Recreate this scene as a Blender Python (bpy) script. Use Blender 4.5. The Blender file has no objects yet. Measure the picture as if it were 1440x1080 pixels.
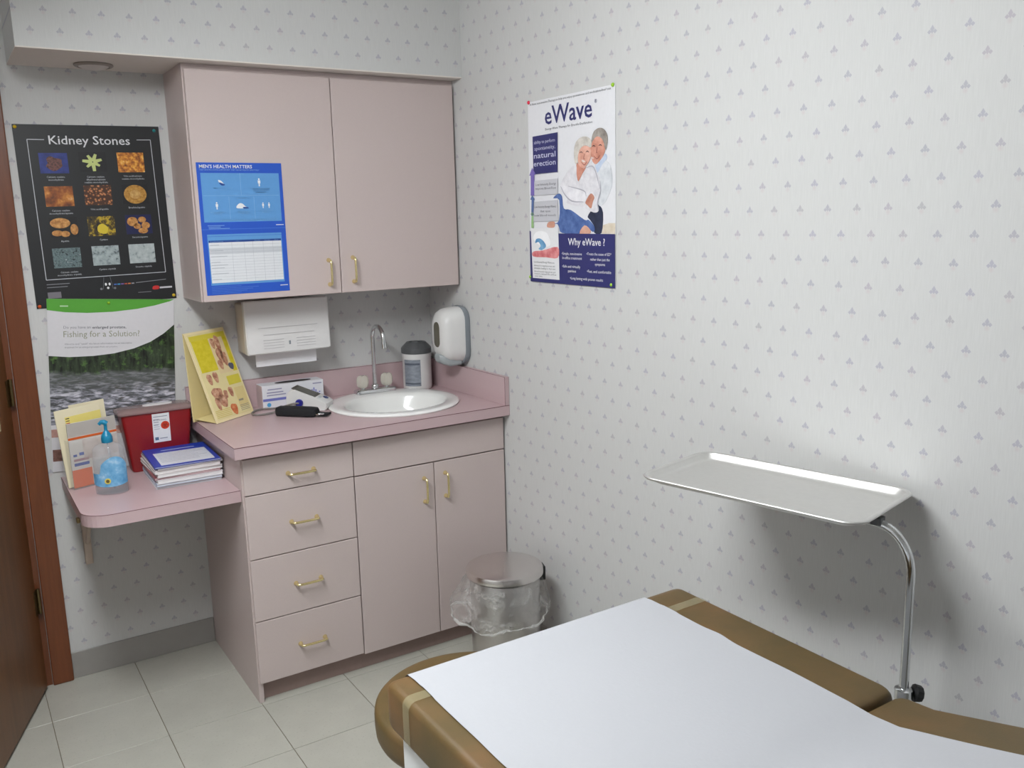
import bpy, bmesh, math, random
from mathutils import Vector, Matrix, noise
random.seed(7)
PI = math.pi
C = bpy.context.scene.collection
sc = bpy.context.scene

# ------------------------------------------------------------------ camera
cam_d = bpy.data.cameras.new('camera')
cam = bpy.data.objects.new('camera', cam_d)
C.objects.link(cam)
sc.camera = cam
CAM = Vector((-1.7511, -3.3689, 1.6063))
yaw, pitch, roll, fpx = 0.56965, 0.18705, -0.02478, 1246.97
Fv = Vector((math.sin(yaw)*math.cos(pitch), math.cos(yaw)*math.cos(pitch), -math.sin(pitch)))
Rv = Vector((math.cos(yaw), -math.sin(yaw), 0))
Uv = Rv.cross(Fv)
R2 = Rv*math.cos(roll) + Uv*math.sin(roll)
U2 = -Rv*math.sin(roll) + Uv*math.cos(roll)
cam.matrix_world = Matrix(((R2.x, U2.x, -Fv.x, CAM.x), (R2.y, U2.y, -Fv.y, CAM.y), (R2.z, U2.z, -Fv.z, CAM.z), (0, 0, 0, 1)))
cam_d.sensor_fit = 'HORIZONTAL'
cam_d.sensor_width = 36.0
cam_d.lens = 36.0*fpx/1440.0
cam_d.clip_start = 0.02

# ------------------------------------------------------------------ world, view
w = bpy.data.worlds.new('world'); sc.world = w; w.use_nodes = True
w.node_tree.nodes['Background'].inputs[0].default_value = (0.8, 0.85, 0.9, 1)
w.node_tree.nodes['Background'].inputs[1].default_value = 0.05
vs = sc.view_settings
vs.view_transform = 'Standard'; vs.look = 'None'; vs.gamma = 1.0; vs.use_curve_mapping = False
vs.exposure = 0.0
LAMP_POWER = 40
LAMP_X = -1.65
LAMP_TINT = (.95, .985, 1.0, 1)

# ------------------------------------------------------------------ materials
MATS = {}
def srgb(r, g, b):
    def l(c):
        c /= 255.0
        return c/12.92 if c <= .04045 else ((c+.055)/1.055)**2.4
    return (l(r), l(g), l(b), 1.0)
class NT:
    def __init__(s, name):
        m = bpy.data.materials.new(name); m.use_nodes = True
        s.m = m; s.t = m.node_tree; s.n = s.t.nodes; s.l = s.t.links
        s.b = s.n['Principled BSDF']
    def new(s, typ, **kw):
        n = s.n.new(typ)
        for k, v in kw.items(): setattr(n, k, v)
        return n
    def link(s, a, b): s.l.new(a, b)
    def math(s, op, a, b=None, c=None, clamp=False):
        n = s.n.new('ShaderNodeMath'); n.operation = op; n.use_clamp = clamp
        for i, v in enumerate((a, b, c)):
            if v is None: continue
            if hasattr(v, 'links'): s.l.new(v, n.inputs[i])
            else: n.inputs[i].default_value = v
        return n.outputs[0]
    def mix(s, fac, a, b, blend='MIX'):
        n = s.n.new('ShaderNodeMix'); n.data_type = 'RGBA'; n.blend_type = blend
        for sock, v in ((n.inputs[0], fac), (n.inputs[6], a), (n.inputs[7], b)):
            if hasattr(v, 'links'): s.l.new(v, sock)
            else: sock.default_value = v
        return n.outputs[2]
    def coord(s, which='Object', scale=(1, 1, 1)):
        t = s.n.new('ShaderNodeTexCoord'); mp = s.n.new('ShaderNodeMapping')
        s.l.new(t.outputs[which], mp.inputs[0]); mp.inputs['Scale'].default_value = scale
        return mp.outputs[0]
    def noise(s, vec, scale, detail=2, rough=.5, dist=0.0):
        n = s.n.new('ShaderNodeTexNoise'); s.l.new(vec, n.inputs['Vector'])
        n.inputs['Scale'].default_value = scale; n.inputs['Detail'].default_value = detail
        n.inputs['Roughness'].default_value = rough; n.inputs['Distortion'].default_value = dist
        return n.outputs[0]
    def ramp(s, fac, stops):
        n = s.n.new('ShaderNodeValToRGB'); s.l.new(fac, n.inputs[0])
        el = n.color_ramp.elements
        while len(el) > 1: el.remove(el[0])
        el[0].position = stops[0][0]; el[0].color = stops[0][1]
        for p, c in stops[1:]:
            e = el.new(p); e.color = c
        return n.outputs[0]
    def bump(s, h, strength, dist=.001):
        n = s.n.new('ShaderNodeBump'); n.inputs['Strength'].default_value = strength; n.inputs['Distance'].default_value = dist
        s.l.new(h, n.inputs['Height']); s.l.new(n.outputs[0], s.b.inputs['Normal'])

def pm(name, col, rough=.5, metal=0.0, var=.05, scale=40.0, bump=0.0, stretch=(1, 1, 1), spec=.5, trans=0.0, alpha=1.0, coat=0.0):
    """plain painted, plastic, metal or laminate surface with a fine procedural variation"""
    if name in MATS: return MATS[name]
    t = NT(name); b = t.b
    v = t.coord('Object', stretch)
    nz = t.noise(v, scale, 1)
    dark = tuple(c*(1-var) for c in col[:3]) + (1,)
    lite = tuple(min(1, c*(1+var)) for c in col[:3]) + (1,)
    c = t.mix(nz, dark, lite)
    t.link(c, b.inputs['Base Color'])
    b.inputs['Roughness'].default_value = rough; b.inputs['Metallic'].default_value = metal
    b.inputs['Specular IOR Level'].default_value = spec
    b.inputs['Transmission Weight'].default_value = trans
    b.inputs['Alpha'].default_value = alpha
    b.inputs['Coat Weight'].default_value = coat
    if bump: t.bump(nz, bump, .0008)
    MATS[name] = t.m
    return t.m

def film(name, col, opacity, rough=.15):
    """thin clear plastic: part see-through, part glossy film"""
    if name in MATS: return MATS[name]
    t = NT(name); v = t.coord('Object'); nz = t.noise(v, 25, 3)
    t.link(t.mix(nz, tuple(c*.94 for c in col[:3])+(1,), col), t.b.inputs['Base Color'])
    t.b.inputs['Roughness'].default_value = rough
    t.b.inputs['Alpha'].default_value = opacity
    MATS[name] = t.m
    return t.m

WALL_A, WALL_B = srgb(196, 196, 195), srgb(207, 207, 206)
def wallpaper(name, axis, u0, z0, pu=.0785, pv=.1165):
    """cream wallpaper with fine vertical weave and staggered lavender sprigs; axis = horizontal world axis"""
    t = NT(name); g = t.new('ShaderNodeNewGeometry'); sp = t.new('ShaderNodeSeparateXYZ')
    t.link(g.outputs['Position'], sp.inputs[0])
    U = sp.outputs[axis]; V = sp.outputs[2]
    streak = t.new('ShaderNodeMapping'); t.link(g.outputs['Position'], streak.inputs[0]); streak.inputs['Scale'].default_value = (1, 1, .05)
    n1 = t.noise(streak.outputs[0], 420, 1)
    base = t.mix(n1, WALL_A, WALL_B)
    masks, pinks, cells = [], [], []
    for k in (0, 1):
        a = t.math('ADD', t.math('DIVIDE', t.math('SUBTRACT', U, u0), pu), .5+.5*k)
        b_ = t.math('ADD', t.math('DIVIDE', t.math('SUBTRACT', V, z0), pv), .5+.5*k)
        du = t.math('MULTIPLY', t.math('SUBTRACT', t.math('FRACT', a), .5), pu)
        dv = t.math('MULTIPLY', t.math('SUBTRACT', t.math('FRACT', b_), .5), pv)
        au = t.math('ABSOLUTE', du)
        def dia(cu, cv, wu, wv):
            x = t.math('DIVIDE', t.math('ABSOLUTE', t.math('SUBTRACT', au, cu)), wu)
            y = t.math('DIVIDE', t.math('ABSOLUTE', t.math('SUBTRACT', dv, cv)), wv)
            d = t.math('SUBTRACT', 1.0, t.math('ADD', x, y))
            return t.math('MULTIPLY', d, 6.0, clamp=True)
        top = dia(0, .0042, .0054, .0084)
        mid = dia(0, -.0008, .0034, .0052)
        side = dia(.0062, -.0012, .0050, .0050)
        m = t.math('MAXIMUM', t.math('MAXIMUM', top, mid), side)
        masks.append(m)
        r = t.math('SQRT', t.math('ADD', t.math('POWER', du, 2.0), t.math('POWER', t.math('ADD', dv, .009), 2.0)))
        pinks.append(t.math('SUBTRACT', 1.0, t.math('DIVIDE', r, .0075), clamp=True))
        cell = t.new('ShaderNodeCombineXYZ'); t.link(t.math('FLOOR', a), cell.inputs[0]); t.link(t.math('FLOOR', b_), cell.inputs[1]); cell.inputs[2].default_value = k*7.3
        wn = t.new('ShaderNodeTexWhiteNoise'); t.link(cell.outputs[0], wn.inputs[0]); cells.append(wn.outputs[0])
    c = base
    for m, p_, wn in zip(masks, pinks, cells):
        c = t.mix(t.math('MULTIPLY', p_, .40), c, srgb(196, 176, 180))
        tone = t.ramp(wn, [(0, srgb(140, 134, 166)), (.5, srgb(134, 133, 156)), (.8, srgb(154, 136, 160)), (1, srgb(142, 139, 150))])
        c = t.mix(t.math('MULTIPLY', m, .46), c, tone)
    t.link(c, t.b.inputs['Base Color'])
    t.b.inputs['Roughness'].default_value = .62
    MATS[name] = t.m
    return t.m

def wood(name, c1, c2, rough=.4, grain=(1, 1, .06), scale=30):
    if name in MATS: return MATS[name]
    t = NT(name); v = t.coord('Object', grain)
    n1 = t.noise(v, scale, 5, .6, .6); n2 = t.noise(v, scale*6, 2)
    f = t.math('ADD', t.math('MULTIPLY', n1, .75), t.math('MULTIPLY', n2, .25))
    t.link(t.ramp(f, [(.3, c1), (.7, c2)]), t.b.inputs['Base Color'])
    t.b.inputs['Roughness'].default_value = rough
    t.bump(n1, .15)
    MATS[name] = t.m
    return t.m

# ------------------------------------------------------------------ mesh helpers
def bx(bm, x0, x1, y0, y1, z0, z1, bev=0.0, seg=2):
    x0, x1 = sorted((x0, x1)); y0, y1 = sorted((y0, y1)); z0, z1 = sorted((z0, z1))
    r = bmesh.ops.create_cube(bm, size=1.0)
    vs_ = r['verts']
    for v in vs_:
        v.co = Vector(((x0+x1)/2 + v.co.x*(x1-x0), (y0+y1)/2 + v.co.y*(y1-y0), (z0+z1)/2 + v.co.z*(z1-z0)))
    if bev > 0:
        es = list({e for v in vs_ for e in v.link_edges})
        bmesh.ops.bevel(bm, geom=es, offset=bev, segments=seg, affect='EDGES', profile=.5)
    return bm
def box(*a, **k):
    return bx(bmesh.new(), *a, **k)
def loft(bm, rings, close=True, cap0=True, cap1=True):
    R = [[bm.verts.new(p) for p in r] for r in rings]
    n = len(R[0])
    for a, b in zip(R, R[1:]):
        for i in range(n if close else n-1):
            j = (i+1) % n
            bm.faces.new((a[i], a[j], b[j], b[i]))
    if cap0 and close: bm.faces.new(list(reversed(R[0])))
    if cap1 and close: bm.faces.new(R[-1])
    return R
def lathe(bm, prof, seg=32, cx=0, cy=0, sx=1.0, sy=1.0, cap=True):
    rings = []
    for r, z in prof:
        r = max(r, 1e-5)
        rings.append([(cx + r*sx*math.cos(2*PI*i/seg), cy + r*sy*math.sin(2*PI*i/seg), z) for i in range(seg)])
    loft(bm, rings, True, cap, cap)
    return bm
def tube(bm, pts, rad, seg=10, cap=True):
    pts = [Vector(p) for p in pts]; rings = []
    rads = rad if isinstance(rad, (list, tuple)) else [rad]*len(pts)
    up = Vector((0, 0, 1)); prev = None
    for i, p in enumerate(pts):
        d = (pts[min(i+1, len(pts)-1)] - pts[max(i-1, 0)]).normalized()
        if prev is None:
            a = d.cross(up)
            if a.length < 1e-3: a = d.cross(Vector((1, 0, 0)))
            a.normalize()
        else:
            a = (prev - d*prev.dot(d)).normalized()
        prev = a; b = d.cross(a)
        rings.append([p + (a*math.cos(2*PI*k/seg) + b*math.sin(2*PI*k/seg))*rads[i] for k in range(seg)])
    loft(bm, rings, True, cap, cap)
    return bm
def spline(pts, n=8):
    """Catmull-Rom through pts"""
    P = [Vector(p) for p in pts]; P = [P[0]*2-P[1]] + P + [P[-1]*2-P[-2]]; out = []
    for i in range(1, len(P)-2):
        for k in range(n):
            t = k/n
            out.append(.5*((2*P[i]) + (P[i+1]-P[i-1])*t + (2*P[i-1]-5*P[i]+4*P[i+1]-P[i+2])*t*t + (3*P[i]-P[i-1]-3*P[i+1]+P[i+2])*t**3))
    out.append(P[-2])
    return out
def prism(bm, poly, z0, z1):
    """poly in xy, extruded in z"""
    if sum(poly[i][0]*poly[(i+1) % len(poly)][1]-poly[(i+1) % len(poly)][0]*poly[i][1] for i in range(len(poly))) < 0: poly = poly[::-1]
    loft(bm, [[(x, y, z0) for x, y in poly], [(x, y, z1) for x, y in poly]])
    return bm
def rrect(w, h, r, seg=6, cx=0, cy=0):
    out = []
    for (sx, sy, a0) in ((1, 1, 0), (-1, 1, 90), (-1, -1, 180), (1, -1, 270)):
        for k in range(seg+1):
            a = math.radians(a0 + 90*k/seg)
            out.append((cx + sx*(w/2-r) + r*math.cos(a), cy + sy*(h/2-r) + r*math.sin(a)))
    return out
def obj(name, bm, m, parent=None, smooth=False, kind=None):
    if isinstance(bm, bmesh.types.BMesh):
        bmesh.ops.recalc_face_normals(bm, faces=bm.faces)
        me = bpy.data.meshes.new(name); bm.to_mesh(me); bm.free()
    else: me = bm
    if smooth:
        for p in me.polygons: p.use_smooth = True
        try: me.set_sharp_from_angle(angle=math.radians(40 if smooth is True else smooth))
        except Exception: pass
    me.materials.clear(); me.materials.append(m)
    o = bpy.data.objects.new(name, me); C.objects.link(o)
    if parent: o.parent = parent
    if kind: o['kind'] = kind
    return o
def tag(o, label, cat, group=None):
    o['label'] = label; o['category'] = cat
    if group: o['group'] = group
    return o
def thing(name, label, cat, loc=(0, 0, 0), rotz=0.0, group=None, rot=None):
    o = bpy.data.objects.new(name, None); C.objects.link(o)
    o.empty_display_size = .05
    o.location = loc; o.rotation_euler = rot if rot else (0, 0, rotz)
    return tag(o, label, cat, group)
def struct(name, bm, m, parent=None, smooth=False):
    return obj(name, bm, m, parent, smooth, kind='structure')

# lettering: queued, turned into meshes in one pass at the end
TEXTS = []
def text(parent, s, u, v, size, m, width=None, align='LEFT', z=.0012, weight=0.0, rot=0.0, name='lettering'):
    TEXTS.append((parent, s, u, v, size, m, width, align, z, weight, rot, name))
def flush_texts():
    made = []
    for (parent, s, u, v, size, m, width, align, z, weight, rot, name) in TEXTS:
        cu = bpy.data.curves.new('t', 'FONT'); cu.body = s; cu.size = 1.0; cu.align_x = align
        cu.offset = weight; cu.resolution_u = 2 if size > .012 else 1
        o = bpy.data.objects.new('t', cu); C.objects.link(o); made.append(o)
    dg = bpy.context.evaluated_depsgraph_get(); dg.update()
    for o, (parent, s, u, v, size, m, width, align, z, weight, rot, name) in zip(made, TEXTS):
        me = bpy.data.meshes.new_from_object(o.evaluated_get(dg)); me.name = name
        xs = [p.co.x for p in me.vertices]
        kx = size
        if width and xs: kx = width/max(1e-6, max(xs)-min(xs))
        off = -min(xs)*kx if (align == 'LEFT' and xs) else 0
        c, s_ = math.cos(rot), math.sin(rot)
        for p in me.vertices:
            x, y = p.co.x*kx+off, p.co.y*size
            p.co = (u + c*x - s_*y, v + s_*x + c*y, z)
        cu = o.data; bpy.data.objects.remove(o); bpy.data.curves.remove(cu)
        obj(name, me, m, parent)
def flat(parent, poly, m, z=.0006, th=.0003, name='print'):
    """printed area on a sheet: polygon in metres on the sheet's own plane"""
    return obj(name, prism(bmesh.new(), list(poly), z-th, z), m, parent)
def rect(u0, u1, v0, v1): return [(u0, v0), (u1, v0), (u1, v1), (u0, v1)]
def mm(pts): return [(a/1000.0, b/1000.0) for a, b in pts]
def smooth_poly(pts, n=3):
    P = [Vector((a, b, 0)) for a, b in pts]; N = len(P); out = []
    for i in range(N):
        p0, p1, p2, p3 = P[i-1], P[i], P[(i+1) % N], P[(i+2) % N]
        for k in range(n):
            t = k/n
            q = .5*((2*p1) + (p2-p0)*t + (2*p0-5*p1+4*p2-p3)*t*t + (3*p1-p0-3*p2+p3)*t**3)
            out.append((q.x, q.y))
    return out
def ell(cx, cy, rx, ry, n=16): return [(cx+rx*math.cos(2*PI*i/n), cy+ry*math.sin(2*PI*i/n)) for i in range(n)]

# traced print layout (mm on each sheet)
DATA = {"k_img":[[-117.6,176.4,85.0,67.9],[1.5,180.0,77.0,68.9],[122.5,178.5,93.0,69.9],[-113.9,68.4,90.0,66.9],[6.1,69.9,85.0,65.9],[125.2,70.5,80.0,68.0],[-112.1,-33.7,91.0,67.9],[4.9,-34.1,88.0,69.9],[125.9,-32.5,88.0,68.9],[-114.3,-135.6,88.9,69.9],[7.7,-134.1,88.0,69.0],[125.7,-133.5,90.0,68.9]],"k_frame":[[-187.7,252.3],[-137.7,251.7],[149.4,254.2],[194.4,254.7],[197.9,-203.4],[-186.2,-205.8]],"k_cap":[[-117.2,127.4],[4.8,123.0],[123.9,128.5],[-114.5,17.4],[5.6,22.9],[125.6,25.5],[-113.7,-79.6],[6.3,-80.1],[125.4,-76.5],[-113.0,-187.7],[7.1,-181.1],[126.2,-179.5]],"k_misc":[[-187.7,-247.8],[-146.9,-268.3],[-16.7,-248.8],[10.4,-244.1],[188.4,-243.3],[128.0,-279.6],[203.9,-281.5],[153.0,-279.9]],"e_top":[[-229.5,297.0],[213.5,296.0]],"e_logo":[[-131.5,223.0],[125.5,219.0],[-130.5,265.0]],"e_sub":[[-129.5,204.0],[125.5,205.0]],"e_navy1":[[-202.5,187.0],[-59.5,189.0],[-62.5,64.0],[-201.5,63.0]],"e_navy1t":[[-193.5,160.0],[-72.5,163.0],[-191.5,141.0],[-72.5,140.0],[-195.5,115.0],[-70.5,114.0],[-197.5,88.0],[-70.5,89.0]],"e_g1":[[-198.5,41.0],[-60.5,43.0],[-62.5,-7.0],[-197.5,-8.0]],"e_g2":[[-200.5,-29.0],[-62.5,-26.0],[-61.5,-94.0],[-206.5,-95.0]],"e_g1t":[[-189.5,29.0],[-70.5,25.0],[-189.5,15.0],[-70.5,12.0]],"e_g2t":[[-198.5,-47.0],[-73.5,-46.0],[-164.5,-62.0],[-105.5,-61.0],[-199.5,-75.0],[-73.5,-75.0]],"e_navy2":[[-246.5,-125.0],[-214.5,-134.0],[-59.5,-135.0],[229.5,-136.0],[231.5,-301.0],[-233.5,-300.0]],"e_pic":[[-223.5,-118.0],[-61.5,-116.0],[-58.5,-288.0],[-216.5,-288.0]],"e_flesh":[[-210.5,-197.0],[-152.5,-192.0],[-66.5,-179.0],[-66.5,-215.0],[-134.5,-215.0],[-210.5,-214.0]],"e_swirl":[[-208.5,-147.0],[-188.5,-130.0],[-156.5,-127.0],[-125.5,-134.0],[-111.5,-153.0],[-108.5,-174.0],[-133.5,-181.0],[-152.5,-192.0],[-164.5,-178.0],[-196.5,-164.0]],"e_wave":[[-196.5,-168.0],[-189.5,-154.0],[-163.5,-153.0],[-139.5,-167.0],[-133.5,-180.0],[-158.5,-191.0],[-177.5,-187.0],[-164.5,-178.0],[-176.5,-164.0]],"e_pict":[[-206.5,-235.0],[-85.5,-231.0],[-208.5,-246.0],[-83.5,-244.0],[-206.5,-256.0],[-80.5,-252.0],[-204.5,-266.0],[-80.5,-264.0],[-204.5,-275.0],[-75.5,-271.0],[-203.5,-282.0],[-155.5,-280.0]],"e_why":[[-7.5,-173.0],[183.5,-170.0],[-7.5,-150.0]],"e_bul":[[-43.5,-201.0],[65.5,-199.0],[-40.5,-216.0],[65.5,-212.0],[-41.5,-242.0],[56.5,-241.0],[-9.5,-257.0],[33.5,-255.0],[90.5,-199.0],[214.5,-198.0],[109.5,-215.0],[206.5,-215.0],[133.5,-230.0],[183.5,-230.0],[92.5,-254.0],[213.5,-253.0],[1.5,-279.0],[172.5,-279.0]],"e_mface":[[117.5,147.0],[134.5,159.0],[167.5,153.0],[183.5,136.0],[185.5,119.0],[176.5,100.0],[157.5,85.0],[138.5,76.0],[121.5,87.0],[114.5,107.0],[110.5,128.0]],"e_mhair":[[115.5,142.0],[122.5,164.0],[134.5,177.0],[158.5,183.0],[181.5,176.0],[195.5,158.0],[196.5,138.0],[189.5,116.0],[183.5,122.0],[178.5,137.0],[169.5,149.0],[153.5,159.0],[139.5,157.0],[127.5,149.0],[117.5,139.0]],"e_whair":[[30.5,93.0],[27.5,119.0],[34.5,145.0],[52.5,159.0],[76.5,164.0],[101.5,160.0],[117.5,147.0],[115.5,128.0],[96.5,136.0],[71.5,134.0],[56.5,123.0],[48.5,106.0],[47.5,89.0],[36.5,83.0]],"e_wface":[[47.5,118.0],[61.5,132.0],[86.5,136.0],[110.5,128.0],[115.5,113.0],[112.5,96.0],[97.5,80.0],[77.5,69.0],[60.5,73.0],[48.5,89.0]],"e_wneck":[[41.5,86.0],[60.5,73.0],[77.5,68.0],[90.5,71.0],[70.5,52.0],[50.5,30.0],[42.5,30.0],[37.5,54.0]],"e_smile":[[63.5,99.0],[85.5,91.0],[90.5,85.0],[78.5,82.0],[65.5,89.0]],"e_msmile":[[117.5,103.0],[133.5,95.0],[124.5,90.0],[117.5,96.0]],"e_msleeve":[[154.5,85.0],[185.5,103.0],[198.5,76.0],[207.5,45.0],[207.5,11.0],[137.5,14.0],[133.5,57.0]],"e_collar":[[133.5,72.0],[166.5,93.0],[185.5,105.0],[192.5,91.0],[171.5,75.0],[147.5,51.0],[138.5,54.0]],"e_wsweat":[[36.5,80.0],[-5.5,65.0],[-41.5,31.0],[-49.5,8.0],[-34.5,-8.0],[-3.5,-18.0],[-19.5,-34.0],[15.5,-44.0],[75.5,-54.0],[126.5,-70.0],[151.5,-64.0],[147.5,-38.0],[162.5,-4.0],[158.5,26.0],[141.5,57.0],[127.5,81.0],[110.5,86.0],[88.5,68.0],[65.5,39.0],[47.5,29.0],[39.5,51.0]],"e_msweat":[[134.5,74.0],[163.5,85.0],[197.5,79.0],[214.5,53.0],[217.5,15.0],[203.5,-14.0],[182.5,-39.0],[158.5,-51.0],[147.5,-38.0],[162.5,-4.0],[158.5,26.0],[141.5,52.0]],"e_warm":[[-45.5,17.0],[-6.5,16.0],[76.5,-1.0],[90.5,-19.0],[75.5,-36.0],[15.5,-32.0],[-22.5,-11.0]],"e_hand":[[84.5,-37.0],[111.5,-11.0],[130.5,-23.0],[122.5,-37.0],[113.5,-57.0],[95.5,-47.0]],"e_jeansb":[[-91.5,-20.0],[-62.5,-6.0],[-41.5,-15.0],[-32.5,-54.0],[6.5,-60.0],[78.5,-92.0],[99.5,-92.0],[129.5,-115.0],[120.5,-130.0],[77.5,-110.0],[49.5,-135.0],[-44.5,-133.0],[-60.5,-115.0],[-70.5,-104.0],[-88.5,-104.0],[-59.5,-91.0],[-57.5,-26.0]],"e_jeansd":[[94.5,-81.0],[121.5,-57.0],[148.5,-46.0],[171.5,-71.0],[163.5,-133.0],[126.5,-132.0],[129.5,-115.0],[105.5,-92.0]],"e_foot":[[51.5,-135.0],[77.5,-109.0],[106.5,-122.0],[105.5,-135.0]],"e_foot2":[[-128.5,-114.0],[-121.5,-98.0],[-85.5,-97.0],[-88.5,-115.0]],"e_sand":[[164.5,-135.0],[171.5,-109.0],[199.5,-103.0],[230.5,-103.0],[229.5,-136.0]],"e_arrow1":[[-220.5,-7.0],[-217.5,60.0],[-226.5,60.0],[-208.5,85.0],[-187.5,63.0],[-196.5,61.0],[-198.5,-8.0]],"e_arrow2":[[-219.5,-75.0],[-215.5,-22.0],[-223.5,-20.0],[-211.5,-6.0],[-196.5,-20.0],[-202.5,-22.0],[-205.5,-75.0]],"e_arrow3":[[-220.5,-116.0],[-217.5,-71.0],[-224.5,-71.0],[-214.5,-61.0],[-199.5,-72.0],[-205.5,-72.0],[-207.5,-116.0]],"e_pins":[[-224.5,300.0],[221.5,300.0],[-233.5,-285.0],[212.5,-291.0]]}
# ------------------------------------------------------------------ common materials
M_WB = wallpaper('wallpaper back', 0, -1.344, 2.055)
M_WS = wallpaper('wallpaper soffit', 0, -1.398, 2.231)
M_WR = wallpaper('wallpaper right', 1, -2.283, 1.779)
M_WO = wallpaper('wallpaper other walls', 1, -2.283, 1.779)
M_CEIL = pm('ceiling paint', srgb(232, 230, 226), .8, var=.02, scale=60)
M_SOFF = pm('soffit underside paint', srgb(222, 214, 208), .75, var=.02, scale=60)
M_BASE = pm('grey vinyl cove base', srgb(150, 147, 143), .45, var=.05, scale=25)
M_PINK = pm('pink cabinet laminate', srgb(198, 183, 180), .42, var=.025, scale=300)
M_PINKD = pm('pink cabinet side laminate', srgb(198, 183, 180), .42, var=.03, scale=200)
M_CARC = pm('pink melamine carcass', srgb(170, 150, 148), .6, var=.03, scale=100)
M_TOP = pm('rose countertop laminate', srgb(192, 167, 170), .36, var=.035, scale=260)
M_SEAM = pm('dark laminate seam', srgb(110, 72, 76), .6, var=.05)
M_DARK = pm('brown pink toe kick', srgb(150, 128, 122), .6, var=.06)
M_BRASS = pm('polished brass', srgb(240, 224, 168), .2, 1.0, var=.04)
M_CHROME = pm('chrome', srgb(222, 224, 226), .12, 1.0, var=.02)
M_STEEL = pm('brushed steel', srgb(196, 192, 190), .3, 1.0, var=.05, scale=60, stretch=(1, 14, 1))
M_BINLID = pm('satin lid steel', srgb(222, 217, 215), .26, 1.0, var=.03, scale=60)
M_TRAY = pm('satin tray steel', srgb(222, 221, 219), .48, 1.0, var=.03, scale=80)
M_WHITE = pm('white plastic', srgb(220, 219, 218), .35, var=.02)
M_PAPER = pm('white paper', srgb(236, 236, 240), .8, var=.02, scale=90)
M_PORC = pm('white porcelain', srgb(236, 236, 234), .12, var=.01, coat=.4)
M_BLACK = pm('black plastic', srgb(26, 26, 28), .45, var=.1)
M_BLKNYL = pm('black nylon cloth', srgb(24, 25, 28), .85, var=.2, scale=300, bump=.3)
M_DGREY = pm('dark grey plastic', srgb(84, 86, 88), .4, var=.05)
M_GREY = pm('slate grey plastic', srgb(132, 138, 144), .4, var=.04)
M_DOOR = wood('dark oak door veneer', srgb(92, 58, 30), srgb(114, 74, 42), .38)
M_CASE = wood('red oak casing', srgb(96, 50, 26), srgb(124, 70, 40), .35)
M_HINGE = pm('bronze hinge', srgb(120, 104, 74), .35, 1.0, var=.1)

def tilemat(i):
    n = 'vinyl floor tile %d' % i
    t = NT(n); v = t.coord('Object')
    rr = random.Random(i)
    mp = t.new('ShaderNodeMapping'); t.link(v, mp.inputs[0]); mp.inputs['Location'].default_value = (rr.random()*9, rr.random()*9, 0)
    n1 = t.noise(mp.outputs[0], 9, 4, .6); n2 = t.noise(mp.outputs[0], 130, 3, .7)
    k = 1 + (rr.random()-.5)*.035
    a = tuple(c*k for c in srgb(170, 169, 160)[:3])+(1,); b = tuple(c*k for c in srgb(188, 187, 177)[:3])+(1,)
    c = t.mix(n1, a, b)
    fl = t.math('MULTIPLY', t.math('GREATER_THAN', n2, .62), .35)
    c = t.mix(fl, c, srgb(146, 144, 134))
    t.link(c, t.b.inputs['Base Color']); t.b.inputs['Roughness'].default_value = .33
    return t.m
TILES = [tilemat(i) for i in range(5)]
M_GROUT = pm('tile joint', srgb(126, 116, 100), .8, var=.1)

XL, YF, ZC = -2.75, -4.3, 2.44

# ------------------------------------------------------------------ floor of vinyl tiles
floor = struct('floor', box(XL-.12, .12, YF-.12, 1.4, -.06, -.0025), M_GROUT)
T = .3048; tx, ty, gap = -1.3034, -.280, .0011
ix0 = math.floor((XL-tx)/T); ix1 = math.ceil((0-tx)/T); iy0 = math.floor((YF-ty)/T); iy1 = math.ceil((0-ty)/T)
shared = {}
for i in range(ix0, ix1):
    for j in range(iy0, iy1):
        x0, x1 = max(tx+i*T, XL), min(tx+(i+1)*T, 0); y0, y1 = max(ty+j*T, YF), min(ty+(j+1)*T, 0)
        if x1-x0 < .01 or y1-y0 < .01: continue
        k = (i*7+j*13+i*j) % 5; key = (round(x1-x0, 3), round(y1-y0, 3), k)
        if key not in shared:
            me = bpy.data.meshes.new('tile'); b = box(-(x1-x0)/2+gap, (x1-x0)/2-gap, -(y1-y0)/2+gap, (y1-y0)/2-gap, -.0025, 0, bev=.0007, seg=1)
            b.to_mesh(me); b.free(); me.materials.append(TILES[k]); shared[key] = me
        o = bpy.data.objects.new('tile', shared[key]); C.objects.link(o); o.parent = floor
        o.location = ((x0+x1)/2, (y0+y1)/2, 0)

# ------------------------------------------------------------------ walls, ceiling, soffit
OX0, OX1, OZ = -2.41, -1.600, 2.05       # door opening in the back wall
b = box(OX1, .12, 0, .12, -.06, ZC); bx(b, XL-.12, OX0, 0, .12, -.06, ZC); bx(b, OX0, OX1, 0, .12, OZ, ZC)
struct('wall_back', b, M_WB)
struct('wall_right', box(0, .12, YF, 0, -.06, ZC), M_WR)
struct('wall_left', box(XL-.12, XL, YF, 0, -.06, ZC), M_WO)
struct('wall_front', box(XL-.12, .12, YF-.12, YF, -.06, ZC), M_WB)
struct('ceiling', box(XL-.12, .12, YF-.12, .12, ZC, ZC+.08), M_CEIL)
soffit = struct('wall_soffit', box(-1.4816, 0, -.3356, 0, 2.125, ZC), M_WS)
struct('soffit_underside', box(-1.4816, 0, -.3356, 0, 2.1211, 2.125), M_SOFF, soffit)
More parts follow.
